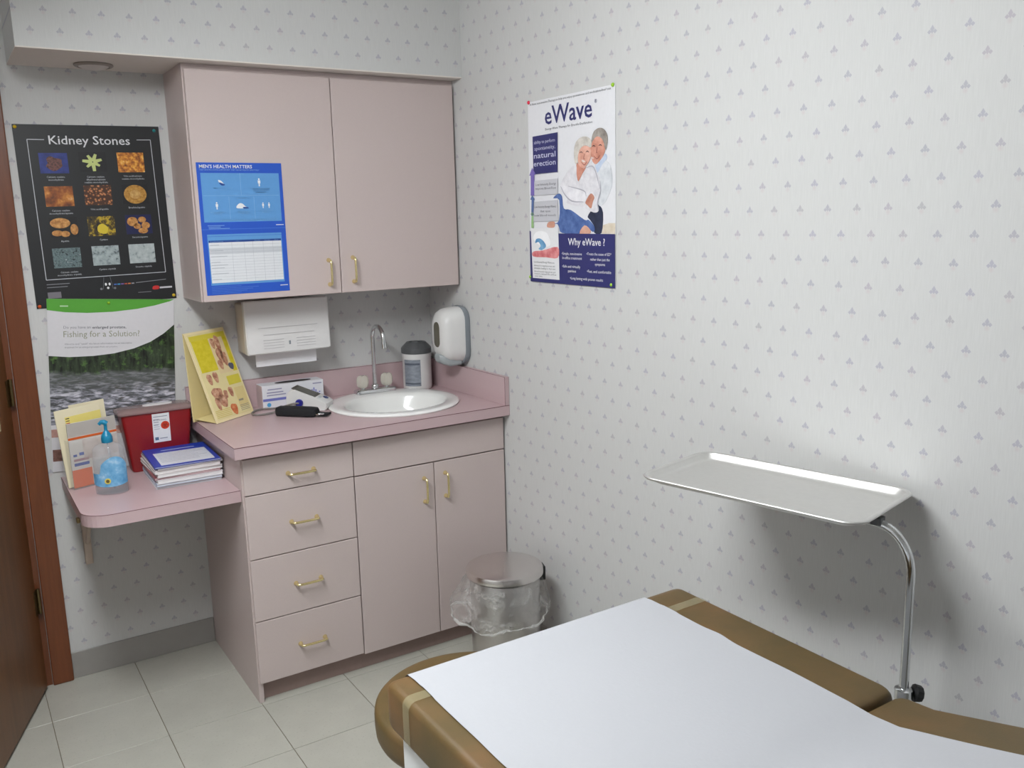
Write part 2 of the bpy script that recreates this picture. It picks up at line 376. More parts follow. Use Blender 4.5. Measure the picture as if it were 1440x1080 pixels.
# hallway beyond the door
b = box(XL-.12, -1.2, 1.28, 1.4, -.06, ZC); bx(b, XL-.24, XL-.12, .12, 1.4, -.06, ZC); bx(b, -1.2, -1.08, .12, 1.4, -.06, ZC)
struct('wall_hallway', b, M_CEIL)
struct('ceiling_hallway', box(XL-.24, -1.08, .12, 1.4, ZC, ZC+.08), M_CEIL)
# baseboards
def cove(x0, x1):
    return box(x0, x1, -.006, 0, 0, .099, bev=.0015, seg=1)
struct('baseboard_back', cove(-1.51, -1.006), M_BASE)
struct('baseboard_right', box(-.006, 0, YF, -.63, 0, .099, bev=.0015, seg=1), M_BASE)
struct('baseboard_left', box(XL, XL+.006, YF, 0, 0, .099), M_BASE)
struct('baseboard_front', box(XL, 0, YF, YF+.006, 0, .099), M_BASE)
# door casing and jamb
b = box(-1.577, -1.510, -.019, 0, 0, 2.117, bev=.004)
struct('trim_1', b, M_CASE)
struct('trim_2', box(-2.433, -1.577, -.019, 0, 2.050, 2.117, bev=.004), M_CASE)
struct('trim_3', box(-2.500, -2.433, -.019, 0, 0, 2.117, bev=.004), M_CASE)
b = box(-1.600, -1.578, -.004, .12, 0, 2.05); bx(b, -2.432, -2.41, -.004, .12, 0, 2.05); bx(b, -2.41, -1.6, -.004, .12, 2.028, 2.05)
struct('trim_4', b, M_CASE)
# open door leaf, hinged at its right edge, swung into the room
th = math.radians(70.6)
door = bpy.data.objects.new('door_1', None); C.objects.link(door); door['kind'] = 'structure'
door.location = (-1.5955, -.030, 0); door.rotation_euler = (0, 0, PI+th)
obj('door_leaf', box(.004, .80, -.042, 0, .012, 2.02, bev=.002), M_DOOR, door)
for zc in (.33, 1.07, 1.80):
    bm = bmesh.new(); lathe(bm, [(.0, zc-.046), (.0065, zc-.045), (.0065, zc+.045), (.0, zc+.046)], 10, -.002, .006)
    bx(bm, .0, .03, -.0005, .0015, zc-.044, zc+.044)
    obj('hinge', bm, M_HINGE, door, True)
bm = bmesh.new(); tube(bm, [(.74, 0, .95), (.74, .05, .95)], .011); lathe(bm, [(.0, 0), (.024, .005), (.029, .02), (.02, .033), (0, .036)], 20)
for v in list(bm.verts)[-100:]: v.co = Vector((v.co.x+.74, v.co.z+.045, v.co.y+.95))
obj('knob', bm, M_BRASS, door, True)

# ------------------------------------------------------------------ lamps
def wrap_lamp(loc, label):
    """surface-mounted fluorescent with a curved prismatic wrap lens"""
    t = thing('ceiling_light', label, 'light', loc)
    b = box(-.19, .19, -.64, .64, -.022, 0, bev=.004); obj('housing', b, M_WHITE, t)
    e = NT('lit prismatic lens'); e.b.inputs['Base Color'].default_value = (.9, .9, .9, 1)
    v = e.coord('Object', (1, .02, 1)); nz = e.noise(v, 300, 1)
    e.link(e.mix(nz, LAMP_TINT, tuple(c*.96 for c in LAMP_TINT[:3])+(1,)), e.b.inputs['Emission Color']); e.b.inputs['Emission Strength'].default_value = LAMP_POWER
    pr = [(.15*math.cos(PI*k/14), -.020-.115*math.sin(PI*k/14)**.7) for k in range(15)]
    bm = bmesh.new(); loft(bm, [[(x, y, z) for x, z in pr] for y in (-.61, .61)]); obj('lens', bm, e.m, t, True)
    for s in (-1, 1): obj('end_cap', box(-.16, .16, s*.611, s*.632, -.142, -.020, bev=.006), M_WHITE, t)
wrap_lamp((LAMP_X, -1.76, ZC), 'fluorescent ceiling lamp over the middle of the room')
# little round lamp under the soffit (off)
t = thing('recessed_light', 'small round unlit lamp set in the soffit underside', 'light', (-1.243, -.115, 2.1211))
bm = bmesh.new(); lathe(bm, [(.058, 0), (.06, -.004), (.056, -.008), (.05, -.009), (.046, -.004), (.046, 0)], 40, cap=False)
obj('trim_ring', bm, pm('lamp ring', srgb(150, 140, 134), .5, var=.05), t, True)
bm = bmesh.new(); lathe(bm, [(.047, -.001), (.045, -.008), (.032, -.015), (.014, -.018), (0, -.0185)], 40, cap=False)
obj('lens', bm, pm('frosted lamp lens', srgb(206, 198, 196), .4, var=.02), t, True)

# ------------------------------------------------------------------ cabinets
def pull(parent, cx, y, cz, vertical=False, L=.088):
    bm = bmesh.new(); h = L/2
    def P(a, d): return (cx, y-d, cz+a) if vertical else (cx+a, y-d, cz)
    for s in (-1, 1):
        tube(bm, [P(s*h, 0), P(s*h, .004), P(s*h, .012), P(s*h*.985, .021)], [.0085, .0075, .0045, .0042], 10)
    tube(bm, spline([P(-h*.985, .019), P(-h*.8, .0235), P(-h*.3, .0245), P(h*.3, .0245), P(h*.8, .0235), P(h*.985, .019)], 4), .0042, 10)
    return obj('handle', bm, M_BRASS, parent, True)

BY, FT = -.560, .018        # carcass front, door thickness
def front(parent, name, x0, x1, z0, z1, y=BY):
    return obj(name, box(x0, x1, y-FT, y, z0, z1, bev=.0012, seg=1), M_PINK, parent)
dc = thing('drawer_cabinet', 'pink laminate base cabinet with a stack of four drawers', 'cabinet', (0, 0, 0))
b = box(-1.0045, -.988, BY-.006, -.001, 0, .868); obj('side_panel', b, M_PINKD, dc)
b = box(-.988, -.6215, BY+.001, -.001, .068, .868); obj('body', b, M_CARC, dc)
obj('toe_kick', box(-.988, -.6215, BY+.018, -.06, 0, .068), M_DARK, dc)
zz = [.8575, .7335, .5135, .2955, .072]
for a, c in zip(zz, zz[1:]):
    f = front(dc, 'drawer', -1.0000, -.6235, c+.0018, a-.0018)
    pull(f, -.809, BY-FT, (a+c)/2-.004 if a < .8 else (a+c)/2-.008)
sk = thing('sink_cabinet', 'pink laminate sink cabinet with two doors below a blank panel', 'cabinet', (0, 0, 0))
# carcass as panels so that the sink bowl hangs inside
b = box(-.6210, -.605, BY+.001, -.001, .068, .868); bx(b, -.017, -.001, BY+.001, -.001, .068, .868); bx(b, -.605, -.017, BY+.001, -.001, .068, .085)
bx(b, -.605, -.017, -.012, -.001, .085, .868); bx(b, -.605, -.017, BY+.001, BY+.02, .72, .868)
obj('body', b, M_CARC, sk)
obj('toe_kick', box(-.6210, -.001, BY+.018, -.06, 0, .068), M_DARK, sk)
front(sk, 'false_front', -.6195, -.0075, .7345, .8557)
d = front(sk, 'door', -.6195, -.3125, .0685, .7300); pull(d, -.353, BY-FT, .634, True)
d = front(sk, 'door', -.3090, -.0075, .0685, .7300); pull(d, -.266, BY-FT, .640, True)

wc = thing('wall_cabinet', 'pink laminate wall cabinet with two tall doors under the soffit', 'cabinet', (0, 0, 0))
UB = -.2600
b = box(-1.0052, -.001, UB, -.001, 1.3437, 2.1205); obj('body', b, M_PINKD, wc)
for x0, x1, hx, hz in ((-1.0010, -.5055, -.549, 1.4215), (-.5025, -.010, -.4545, 1.427)):
    f = obj('door', box(x0, x1, UB-FT, UB, 1.3440, 2.1010, bev=.0015, seg=1), M_PINK, wc)
    pull(f, hx, UB-FT, hz, True)

# ------------------------------------------------------------------ countertop with round sink cut-out
SX, SY, SR = -.331, -.305, .250
ct = thing('countertop', 'rose pink laminate countertop with raised backsplash', 'countertop', (0, 0, 0))
X0, X1, Y0, Y1, Z0, Z1 = -1.0314, -.001, -.6156, -.001, .870, .9083
bm = bmesh.new(); hr = SR-.012
angs = sorted([2*PI*i/64 for i in range(64)] + [math.atan2(y-SY, x-SX) % (2*PI) for x in (X0, X1) for y in (Y0, Y1)])
inner, outer = [], []
for a in angs:
    c, s = math.cos(a), math.sin(a)
    ts = []
    if c > 1e-9: ts.append((X1-SX)/c)
    if c < -1e-9: ts.append((X0-SX)/c)
    if s > 1e-9: ts.append((Y1-SY)/s)
    if s < -1e-9: ts.append((Y0-SY)/s)
    k = min(ts); inner.append((SX+hr*c, SY+hr*s)); outer.append((SX+k*c, SY+k*s))
loft(bm, [[(x, y, Z0) for x, y in inner], [(x, y, Z1) for x, y in inner], [(x, y, Z1) for x, y in outer], [(x, y, Z0) for x, y in outer], [(x, y, Z0) for x, y in inner]], cap0=False, cap1=False)
bmesh.ops.remove_doubles(bm, verts=bm.verts, dist=1e-6)
obj('top', bm, M_TOP, ct)
obj('backsplash', box(-1.0314, -.021, -.020, -.001, .9083, 1.0168, bev=.001, seg=1), M_TOP, ct)
obj('side_splash', box(-.020, -.001, -.6156, -.021, .9083, 1.0168, bev=.001, seg=1), M_TOP, ct)
b = box(X0-.0004, X1, Y0-.0006, Y0+.001, Z1-.0016, Z1+.0003)
bx(b, -.0208, -.0198, Y0-.0006, Y0, .9083, 1.0165)
bx(b, -.021, -.0195, Y0, -.021, 1.0162, 1.0171); bx(b, X0, -.021, -.0206, -.0196, 1.0160, 1.0171)
bx(b, X0-.0005, X0, Y0, -.001, Z1-.0016, Z1+.0003)
obj('edge_seam', b, M_SEAM, ct)

# ------------------------------------------------------------------ sink
s_ = thing('sink', 'round white porcelain sink set in the pink countertop', 'sink', (SX, SY, .9083))
bm = bmesh.new()
rings = []
N = 64
def oval(rx, ry, oy, z): return [(rx*math.cos(2*PI*i/N), oy+ry*math.sin(2*PI*i/N), z) for i in range(N)]
rings = [oval(.236, .236, 0, -.002), oval(.250, .250, 0, .001), oval(.2515, .2515, 0, .005), oval(.248, .248, 0, .010), oval(.240, .240, 0, .0125), oval(.228, .226, -.002, .0125),
         oval(.205, .178, -.016, .0105), oval(.197, .168, -.018, .006), oval(.190, .161, -.018, -.006), oval(.178, .150, -.018, -.045), oval(.155, .128, -.018, -.088), oval(.11, .09, -.018, -.112), oval(.05, .042, -.018, -.122), oval(.024, .022, -.018, -.124)]
loft(bm, rings, cap0=False, cap1=True)
obj('bowl', bm, M_PORC, s_, True)
bm = bmesh.new(); lathe(bm, [(.0, -.1235), (.024, -.1225), (.022, -.1215), (.014, -.1225), (0, -.1225)], 24, 0, -.018)
obj('drain', bm, M_CHROME, s_, True)

# ------------------------------------------------------------------ faucet
FZ = .9208
fa = thing('faucet', 'chrome gooseneck faucet with two clear knobs behind the sink', 'faucet', (-.315, -.098, FZ), -.03)
bm = bmesh.new(); loft(bm, [[(x, y, z) for x, y in rrect(w_, d_, r_, 5)] for w_, d_, r_, z in ((.172, .050, .012, 0), (.172, .050, .012, .010), (.166, .044, .012, .0145), (.150, .034, .01, .0165))])
obj('base_plate', bm, M_CHROME, fa, True)
bm = bmesh.new(); lathe(bm, [(.015, .015), (.015, .028), (.011, .033), (.009, .034)], 20)
obj('collar', bm, M_CHROME, fa, True)
gp = [(0, 0, .03), (0, 0, .12), (0, 0, .225)]
for k in range(1, 13):
    a = PI*k/12*.93
    gp.append((0, -.056*(1-math.cos(a)), .222+.050*math.sin(a)))
last = Vector(gp[-1]); gp += [tuple(last+Vector((0, -.004, -.02)))]
bm = bmesh.new(); tube(bm, gp, .0085, 14); obj('spout', bm, M_CHROME, fa, True)
bm = bmesh.new(); tube(bm, [last+Vector((0, -.004, -.018)), last+Vector((0, -.009, -.043))], .0105, 14)
obj('aerator', bm, M_CHROME, fa, True)
M_ACR = film('clear acrylic knob', srgb(226, 224, 210), .5, .06)
for sx in (-1, 1):
    bm = bmesh.new(); lathe(bm, [(.009, .015), (.009, .022)], 14, sx*.052); k = obj('valve_stem', bm, M_CHROME, fa, True)
    bm = bmesh.new(); prof = []
    for z, r in ((.021, .012), (.028, .0205), (.038, .0235), (.054, .0235), (.066, .021), (.072, .014)):
        prof.append([(sx*.052+(r*(1+.10*math.cos(6*2*PI*i/36)))*math.cos(2*PI*i/36), (r*(1+.10*math.cos(6*2*PI*i/36)))*math.sin(2*PI*i/36), z) for i in range(36)])
    loft(bm, prof); k = obj('knob', bm, M_ACR, fa, True)
    bm = bmesh.new(); lathe(bm, [(.006, .0722), (.006, .0735)], 14, sx*.052); obj('cap', bm, M_CHROME, k, True)

# ------------------------------------------------------------------ shelf on the left
sh = thing('wall_shelf', 'rose pink laminate side shelf with rounded corner beside the drawers', 'shelf', (0, 0, 0))
poly = [(-1.4715, -.001), (-1.4715, -.47)] + [(-1.4715+.08-.08*math.cos(a), -.47-.08*math.sin(a)) for a in [PI/2*k/8 for k in range(1, 9)]] + [(-1.0055, -.55), (-1.0055, -.001)]
bm = prism(bmesh.new(), poly, .712, .750); obj('top', bm, M_TOP, sh)
outl = [Vector((x, y, .7495)) for x, y in poly[:-1]]
bm = bmesh.new(); tube(bm, outl, .0010, 4); obj('edge_seam', bm, M_SEAM, sh)
bm = bmesh.new(); bx(bm, -1.428, -1.404, -.030, -.001, .425, .712, bev=.002); bx(bm, -1.428, -1.404, -.42, -.001, .694, .712, bev=.002)
tube(bm, [(-1.416, -.02, .50), (-1.416, -.26, .70)], .007, 8)
obj('catch', box(-1.482, -1.472, -.462, -.438, .714, .728, bev=.002), M_HINGE, sh)
obj('bracket', bm, pm('beige painted bracket', srgb(200, 184, 170), .5, var=.04), sh)
# ------------------------------------------------------------------ posters
INK = lambda n, r, g, b, var=.03, rough=.45: pm('ink '+n, srgb(r, g, b), rough, var=var, scale=70)
I_WHITE = INK('white', 232, 232, 234); I_BLACK = INK('black', 26, 27, 30); I_NAVY = INK('navy', 44, 46, 104); I_GREYT = INK('grey text', 90, 90, 98)
I_PINS = {'yellow': pm('yellow pin', srgb(226, 190, 40), .3), 'teal': pm('teal pin', srgb(40, 130, 130), .3), 'orange': pm('orange pin', srgb(214, 92, 40), .3), 'green': pm('green pin', srgb(150, 196, 50), .3), 'red': pm('red pin', srgb(214, 40, 70), .3)}
BACK = (PI/2, 0, 0); RIGHT = (PI/2, 0, -PI/2)
def poster(name, label, w, h, loc, rot, tilt, m, cat='poster', th=.0006):
    t = thing(name, label, cat, loc)
    base = (Matrix.Rotation(rot[2], 4, 'Z') @ Matrix.Rotation(rot[0], 4, 'X') @ Matrix.Rotation(tilt, 4, 'Z')).to_euler()
    t.rotation_euler = base
    obj('sheet', box(-w/2, w/2, -h/2, h/2, -.0003, .0003), m, t)
    return t
def pin(t, u, v, col, r=.0055):
    bm = bmesh.new(); lathe(bm, [(r, .0004), (r*1.05, .002), (r*.7, .0055), (r*.25, .0068), (0, .007)], 14, u, v, cap=False)
    obj('push_pin', bm, I_PINS[col], t, True)

def photo(name, stops, scale, detail=3, tex='noise', dist=0.0, stretch=(1, 1, 1)):
    t = NT(name); v = t.coord('Object', stretch)
    if tex == 'noise': f = t.noise(v, scale, detail, .6, dist)
    else:
        n = t.new('ShaderNodeTexVoronoi'); t.link(v, n.inputs['Vector']); n.inputs['Scale'].default_value = scale; f = n.outputs['Distance']
        f = t.math('MULTIPLY', f, 1.2)
    t.link(t.ramp(f, stops), t.b.inputs['Base Color']); t.b.inputs['Roughness'].default_value = .45
    return t.m

# --- Kidney Stones
kp = poster('kidney_stones_poster', 'black poster headed Kidney Stones with twelve stone photographs', .452, .600, (-1.2593, -.0015, 1.641), BACK, .012, I_BLACK)
I_CAP = INK('pale caption', 196, 198, 204)
text(kp, 'Kidney Stones', -.1245, .2375, .040, INK('title white', 226, 226, 230), width=.251, weight=.006)
fr = mm(DATA['k_frame']); lw = .0011
def line(t, p, q, m, lw=.0011, z=.0008):
    p, q = Vector((*p, 0)), Vector((*q, 0)); d = (q-p).normalized(); n = Vector((-d.y, d.x, 0))*lw
    return flat(t, [(p+n)[:2], (p-n)[:2], (q-n)[:2], (q+n)[:2]], m, z=z, name='rule')
for a, c in ((1, 0), (0, 5), (5, 4), (4, 3), (3, 2)): line(kp, fr[a], fr[c], I_CAP)
S = srgb
pics = [photo('stone 1', [(.3, S(26, 40, 110)), (.7, S(44, 60, 140))], 40),
        None,
        photo('stone 3', [(.3, S(90, 40, 20)), (.5, S(200, 120, 40)), (.65, S(240, 180, 70)), (.75, S(240, 220, 190))], 70),
        photo('stone 4', [(.3, S(60, 28, 10)), (.5, S(150, 80, 26)), (.65, S(210, 140, 60)), (.8, S(220, 210, 190))], 28),
        photo('stone 5', [(.05, S(220, 160, 120)), (.3, S(190, 120, 70)), (.6, S(70, 38, 20))], 110, tex='vor'),
        None, None,
        photo('stone 8', [(.35, S(14, 14, 16)), (.5, S(80, 64, 20)), (.62, S(200, 170, 40)), (.72, S(90, 70, 30))], 50),
        None,
        photo('stone 10', [(.35, S(30, 40, 44)), (.5, S(110, 130, 132)), (.6, S(70, 84, 88)), (.72, S(170, 184, 186))], 90),
        photo('stone 11', [(.3, S(70, 80, 84)), (.45, S(150, 162, 164)), (.7, S(178, 188, 190))], 60),
        photo('stone 12', [(.28, S(110, 120, 124)), (.4, S(166, 176, 178)), (.7, S(190, 198, 198))], 70)]
I_SB = INK('stone picture black', 16, 16, 20); I_SBL = INK('stone picture blue', 22, 26, 74)
I_TAN = photo('tan stone', [(.3, S(150, 92, 40)), (.6, S(206, 150, 84)), (.8, S(226, 180, 120))], 90)
I_OCH = photo('ochre stone', [(.3, S(150, 100, 30)), (.55, S(190, 140, 60)), (.8, S(210, 170, 90))], 120)
I_LGR = INK('pale green crystal', 196, 206, 130)
caps = [['Calcium oxalate', 'monohydrate'], ['Calcium oxalate', 'dihydrate/calcium', 'oxalate monohydrate'], ['Uric acid/calcium', 'oxalate monohydrate'],
        ['Calcium oxalate', 'monohydrate/apatite'], ['Uric acid/apatite'], ['Brushite/apatite'], ['Apatite'], ['Cystine'], ['Struvite/apatite'],
        ['Calcium oxalate', 'monohydrate crystals'], ['Cystine crystals'], ['Struvite crystals']]
for i, (cx, cy, w_, h_) in enumerate(DATA['k_img']):
    cx, cy, w_, h_ = cx/1000, cy/1000, .086, .066
    m = pics[i] or (I_SBL if i == 8 else I_SB)
    f = flat(kp, rect(cx-w_/2, cx+w_/2, cy-h_/2, cy+h_/2), m, z=.0007, name='stone_photo')
    if i == 0:
        flat(kp, smooth_poly([(cx+(.024+.006*math.sin(k*2.3))*math.cos(k*PI/5), cy+(.022+.005*math.cos(k*1.7))*math.sin(k*PI/5)) for k in range(10)]), photo('dark stone', [(.3, S(40, 24, 26)), (.6, S(120, 74, 66)), (.8, S(60, 40, 60))], 150), z=.001, name='stone_print')
    if i == 1:
        for a in range(7):
            an = a*2*PI/7+.3; L = .030+.006*math.sin(a*3)
            flat(kp, [(cx+.007*math.cos(an+1.3), cy+.007*math.sin(an+1.3)), (cx+.007*math.cos(an-1.3), cy+.007*math.sin(an-1.3)), (cx+L*math.cos(an-.14), cy+L*math.sin(an-.14)*.9), (cx+L*math.cos(an+.14), cy+L*math.sin(an+.14)*.9)], I_LGR, z=.001+.0001*a, name='stone_print')
    if i == 5:
        flat(kp, ell(cx, cy, .037, .032, 24), I_OCH, z=.001, name='stone_print'); flat(kp, ell(cx, cy, .018, .015, 18), photo('stone core', [(.3, S(180, 130, 66)), (.7, S(214, 176, 108))], 90), z=.0012, name='stone_print')
    if i == 6:
        for ex, ey, rx, ry in ((-.010, .014, .031, .017), (.031, -.008, .012, .018), (-.022, -.019, .017, .010), (.002, -.022, .014, .010)): flat(kp, smooth_poly(ell(cx+ex, cy+ey, rx, ry, 9)), I_TAN, z=.001, name='stone_print')
    if i == 7: flat(kp, smooth_poly([(cx-.012, cy-.02), (cx+.012, cy-.026), (cx+.02, cy-.006), (cx+.004, cy+.008), (cx-.012, cy)]), INK('yellow crystal', 214, 190, 50), z=.001, name='stone_print')
    if i == 8:
        for ex, ey, rx, ry in ((-.020, .010, .018, .016), (.012, .016, .013, .010), (.022, -.004, .014, .012), (.012, -.022, .016, .010), (-.006, -.006, .012, .010)): flat(kp, smooth_poly(ell(cx+ex, cy+ey, rx, ry, 8)), I_TAN, z=.001, name='stone_print')
    u, v = DATA['k_cap'][i]
    n = len(caps[i])
    for k, s in enumerate(caps[i]): text(kp, s, u/1000, v/1000+(n-1)*.004-.0025-k*.0092, .0085, I_CAP, align='CENTER')
q = mm(DATA['k_misc'])
flat(kp, rect(q[0][0], q[1][0], q[1][1], q[0][1]), INK('grey strip', 120, 116, 124), name='print')
for k in range(4): flat(kp, rect(-.187, -.187+[.078, .07, .04, .03][k]*.9, -.2225-k*.010-(.012 if k > 1 else 0), -.2205-k*.010-(.012 if k > 1 else 0)), INK('grey line', 140, 140, 146), name='print') if k < 2 else None
# small figure with two kidneys and the maker's mark
for sgn in (-1, 1):
    flat(kp, ell(sgn*.006+.002, -.233, .0035, .005, 10), I_WHITE, z=.001); line(kp, (.002+sgn*.010, -.208), (.002+sgn*.016, -.25), INK('figure line', 110, 112, 118), .0006); flat(kp, ell(.002+sgn*.022, -.248, .004, .004, 10), INK('figure grey', 120, 120, 126))
flat(kp, ell(.002, -.246, .004, .004, 10), I_WHITE, z=.001)
for k, c in enumerate(((70, 110, 190), (60, 150, 200), (120, 90, 160), (190, 80, 60), (210, 120, 60), (150, 150, 156))): flat(kp, rect(.022+k*.0115, .031+k*.0115, -.2375, -.2335), INK('chip %d' % k, *c))
line(kp, (.094, -.2345), (.196, -.229), INK('grey line', 140, 140, 146), .0010)
flat(kp, smooth_poly([(.148, -.262), (.168, -.262), (.170, -.252), (.160, -.249), (.150, -.252)]), INK('red mark', 190, 44, 44), z=.001); flat(kp, rect(.172, .214, -.2605, -.2545), INK('maker mark white', 200, 200, 206), z=.001)
flat(kp, rect(.098, .142, -.270, -.2685), INK('grey line', 140, 140, 146))
for u, v, c in ((-.218, .2915, 'yellow'), (.210, .286, 'teal'), (-.217, -.2925, 'orange'), (.217, -.288, 'yellow')): pin(kp, u, v, c)

# --- Fishing for a Solution?
fp = poster('river_poster', 'white and green poster over a river photograph, Fishing for a Solution', .410, .600, (-1.26806, -.0040, 1.05648), BACK, -.075, INK('poster white', 214, 212, 216))
arc = [(-.205, .262), (-.15, .2545), (-.08, .2520), (.0, .2555), (.08, .2655), (.14, .278), (.19, .2925), (.205, .299)]
flat(fp, arc + [(.205, .2999), (-.205, .2999)], INK('leaf green', 84, 160, 52), name='green_band')
flat(fp, rect(-.165, -.140, .2735, .2775), INK('pale green mark', 190, 214, 180), z=.001)
I_T1 = INK('light grey text', 150, 150, 158); I_T2 = INK('sage title', 158, 160, 140)
text(fp, 'Do you have an', -.1564, .1985, .013, I_T1, width=.085); text(fp, 'enlarged prostate,', -.066, .1975, .013, INK('mid grey text', 104, 104, 112), width=.109, weight=.01)
text(fp, 'Fishing for a Solution?', -.1573, .1690, .030, I_T2, width=.244)
text(fp, 'Observe and "catch" the latest information on an innovative', -.155, .1425, .0085, I_T1, width=.216); text(fp, 'treatment for an enlarged prostate from our practice.', -.155, .1310, .0085, I_T1, width=.168)
# river photograph: woods above, water and rocks below
t = NT('river photograph'); v = t.coord('Object'); sp = t.new('ShaderNodeSeparateXYZ'); t.link(v, sp.inputs[0])
mpw = t.new('ShaderNodeMapping'); t.link(v, mpw.inputs[0]); mpw.inputs['Scale'].default_value = (1, .22, 1)
mph = t.new('ShaderNodeMapping'); t.link(v, mph.inputs[0]); mph.inputs['Scale'].default_value = (.25, 1, 1)
trees = t.noise(mpw.outputs[0], 70, 4, .6); leaves = t.noise(v, 45, 5, .65)
forest = t.mix(t.math('MULTIPLY', t.math('SUBTRACT', trees, .35, clamp=True), 3.2, clamp=True), S(10, 14, 10), S(62, 76, 54))
forest = t.mix(t.math('MULTIPLY', t.math('SUBTRACT', leaves, .53, clamp=True), 6.0, clamp=True), forest, S(86, 122, 58))
water = t.ramp(t.noise(mph.outputs[0], 85, 5, .65, .5), [(.30, S(50, 52, 52)), (.45, S(98, 100, 104)), (.53, S(156, 156, 168)), (.62, S(214, 212, 222))])
rockn = t.noise(mph.outputs[0], 38, 3, .6)
water = t.mix(t.math('MULTIPLY', t.math('SUBTRACT', rockn, .56, clamp=True), 9.0, clamp=True), water, S(62, 58, 50))
upw = t.math('MULTIPLY', t.math('SUBTRACT', sp.outputs[1], -.035), 22.0, clamp=True)
water = t.mix(t.math('MULTIPLY', upw, .75), water, S(84, 88, 84))
edge = t.math('ADD', sp.outputs[1], t.math('MULTIPLY', t.math('SUBTRACT', t.noise(v, 14, 3), .5), .05))
fw = t.math('MULTIPLY', t.math('SUBTRACT', edge, .035), 60.0, clamp=True)
t.link(t.mix(fw, water, forest), t.b.inputs['Base Color']); t.b.inputs['Roughness'].default_value = .4
photo_top = [(-.205, .106), (-.141, .100), (-.063, .102), (.001, .109), (.067, .125), (.122, .147), (.168, .1765), (.205, .2085)]
flat(fp, photo_top[::-1] + [(-.205, -.135), (.205, -.135)], t.m, name='river_photo')
flat(fp, rect(-.205, .205, -.178, -.150), photo('skin tone strip', [(.3, S(170, 120, 110)), (.7, S(206, 170, 160))], 30), name='print')
flat(fp, rect(-.203, -.145, -.263, -.2215), photo('small brown picture', [(.3, S(84, 54, 46)), (.7, S(150, 110, 100))], 50), name='print')
pin(fp, -.012, .2865, 'green', .005)

# --- Men's Health Matters on the wall cabinet door
mp_ = poster('mens_health_poster', 'blue two-part health poster with a white chart on a pink door', .288, .440, (-.845, -.2789, 1.586), BACK, .0, INK('royal blue', 34, 84, 190))
I_LB = INK('light blue panel', 92, 150, 208); I_SKY = INK('sky line', 140, 182, 224)
flat(mp_, rect(-.1325, .1325, .024, .186), I_LB, name='panel'); flat(mp_, rect(-.1275, .1275, -.187, -.016), I_LB, name='panel')
flat(mp_, rect(-.1325, .1325, -.0235, -.0225), INK('royal blue', 34, 84, 190), z=.0009, name='rule')
text(mp_, "MEN'S HEALTH MATTERS", -.1345, .2020, .0155, I_WHITE, width=.176, weight=.012)
text(mp_, 'THEY HAVE PROSTATES & IMPORTANT. THEY CAN BE TREATED EFFECTIVELY', -.1345, .1940, .006, I_SKY, width=.2)
flat(mp_, rect(-.144, .144, -.0005, .0012), INK('fold line', 70, 118, 206), z=.0009, name='fold')
line(mp_, (-.002, .186), (-.002, .113), I_SKY, .0004); line(mp_, (-.128, .112), (.128, .112), I_SKY, .0004); line(mp_, (-.045, .108), (-.045, .034), I_SKY, .0004); line(mp_, (.040, .108), (.040, .034), I_SKY, .0004)
def man(cx, cy, k=1.0, m=I_WHITE):
    flat(mp_, ell(cx, cy+.011*k, .0028*k, .0030*k, 10), m, z=.001, name='icon'); flat(mp_, [(cx-.0045*k, cy+.007*k), (cx+.0045*k, cy+.007*k), (cx+.0042*k, cy-.003*k), (cx+.002*k, cy-.003*k), (cx+.002*k, cy-.013*k), (cx-.002*k, cy-.013*k), (cx-.002*k, cy-.003*k), (cx-.0042*k, cy-.003*k)], m, z=.001, name='icon')
I_DB = INK('deep blue', 30, 66, 140)
flat(mp_, smooth_poly([(-.076, .163), (-.066, .160), (-.058, .150), (-.064, .150), (-.072, .153)]), I_WHITE, z=.001, name='icon'); flat(mp_, smooth_poly([(-.074, .155), (-.062, .152), (-.054, .147), (-.066, .145)]), I_DB, z=.0012, name='icon')
man(.062, .155); man(-.087, .078, .9); man(.070, .078, .7); man(.091, .078, .7)
flat(mp_, smooth_poly([(-.022, .071), (-.020, .078), (-.010, .086), (.000, .084), (.008, .076), (.014, .072), (.006, .069), (-.014, .069)]), I_WHITE, z=.001, name='icon'); flat(mp_, smooth_poly([(.0, .073), (.014, .073), (.020, .069), (.004, .068)]), I_DB, z=.0012, name='icon')
for cx, cy, L in ((-.062, .137, .066), (-.062, .131, .03), (.066, .134, .062), (.066, .128, .054), (.066, .122, .04), (-.086, .057, .046), (-.086, .052, .03), (0, .057, .042), (0, .052, .036), (.080, .060, .046), (.080, .055, .03), (0, .103, .036), (0, .182, .026), (.02, .0305, .2), (-.095, .013, .056), (-.1, .008, .04), (-.085, .003, .07)): flat(mp_, rect(cx-L/2, cx+L/2, cy-.0007, cy+.0007), I_SKY, name='text_line')
[flat(mp_, rect(.111, .138, v-.0012, v+.0012), I_WHITE, name='text_line') for v in (.011, -.199)]
flat(mp_, rect(-.1245, .1245, -.179, -.0435), INK('chart white', 222, 224, 228), z=.0008, name='chart'); flat(mp_, rect(-.1245, .1245, -.0435, -.0365), I_DB, z=.0009, name='chart_header')
for k in range(13):
    v = -.0535-k*.0096
    flat(mp_, rect(-.1245, .1245, v-.0003, v+.0003), INK('chart grey', 168, 172, 180), z=.001, name='rule')
    if k in (1, 2): flat(mp_, rect(-.1245, .1245, v-.0085, v-.001), INK('chart band', 196, 199, 205), z=.0009, name='chart_band')
    if k % 2 == 0 or k == 7: flat(mp_, rect(-.121, -.121+.03+.025*((k*5) % 3)/2, v+.0012, v+.0024), INK('chart text', 150, 154, 164), z=.0011, name='text_line')
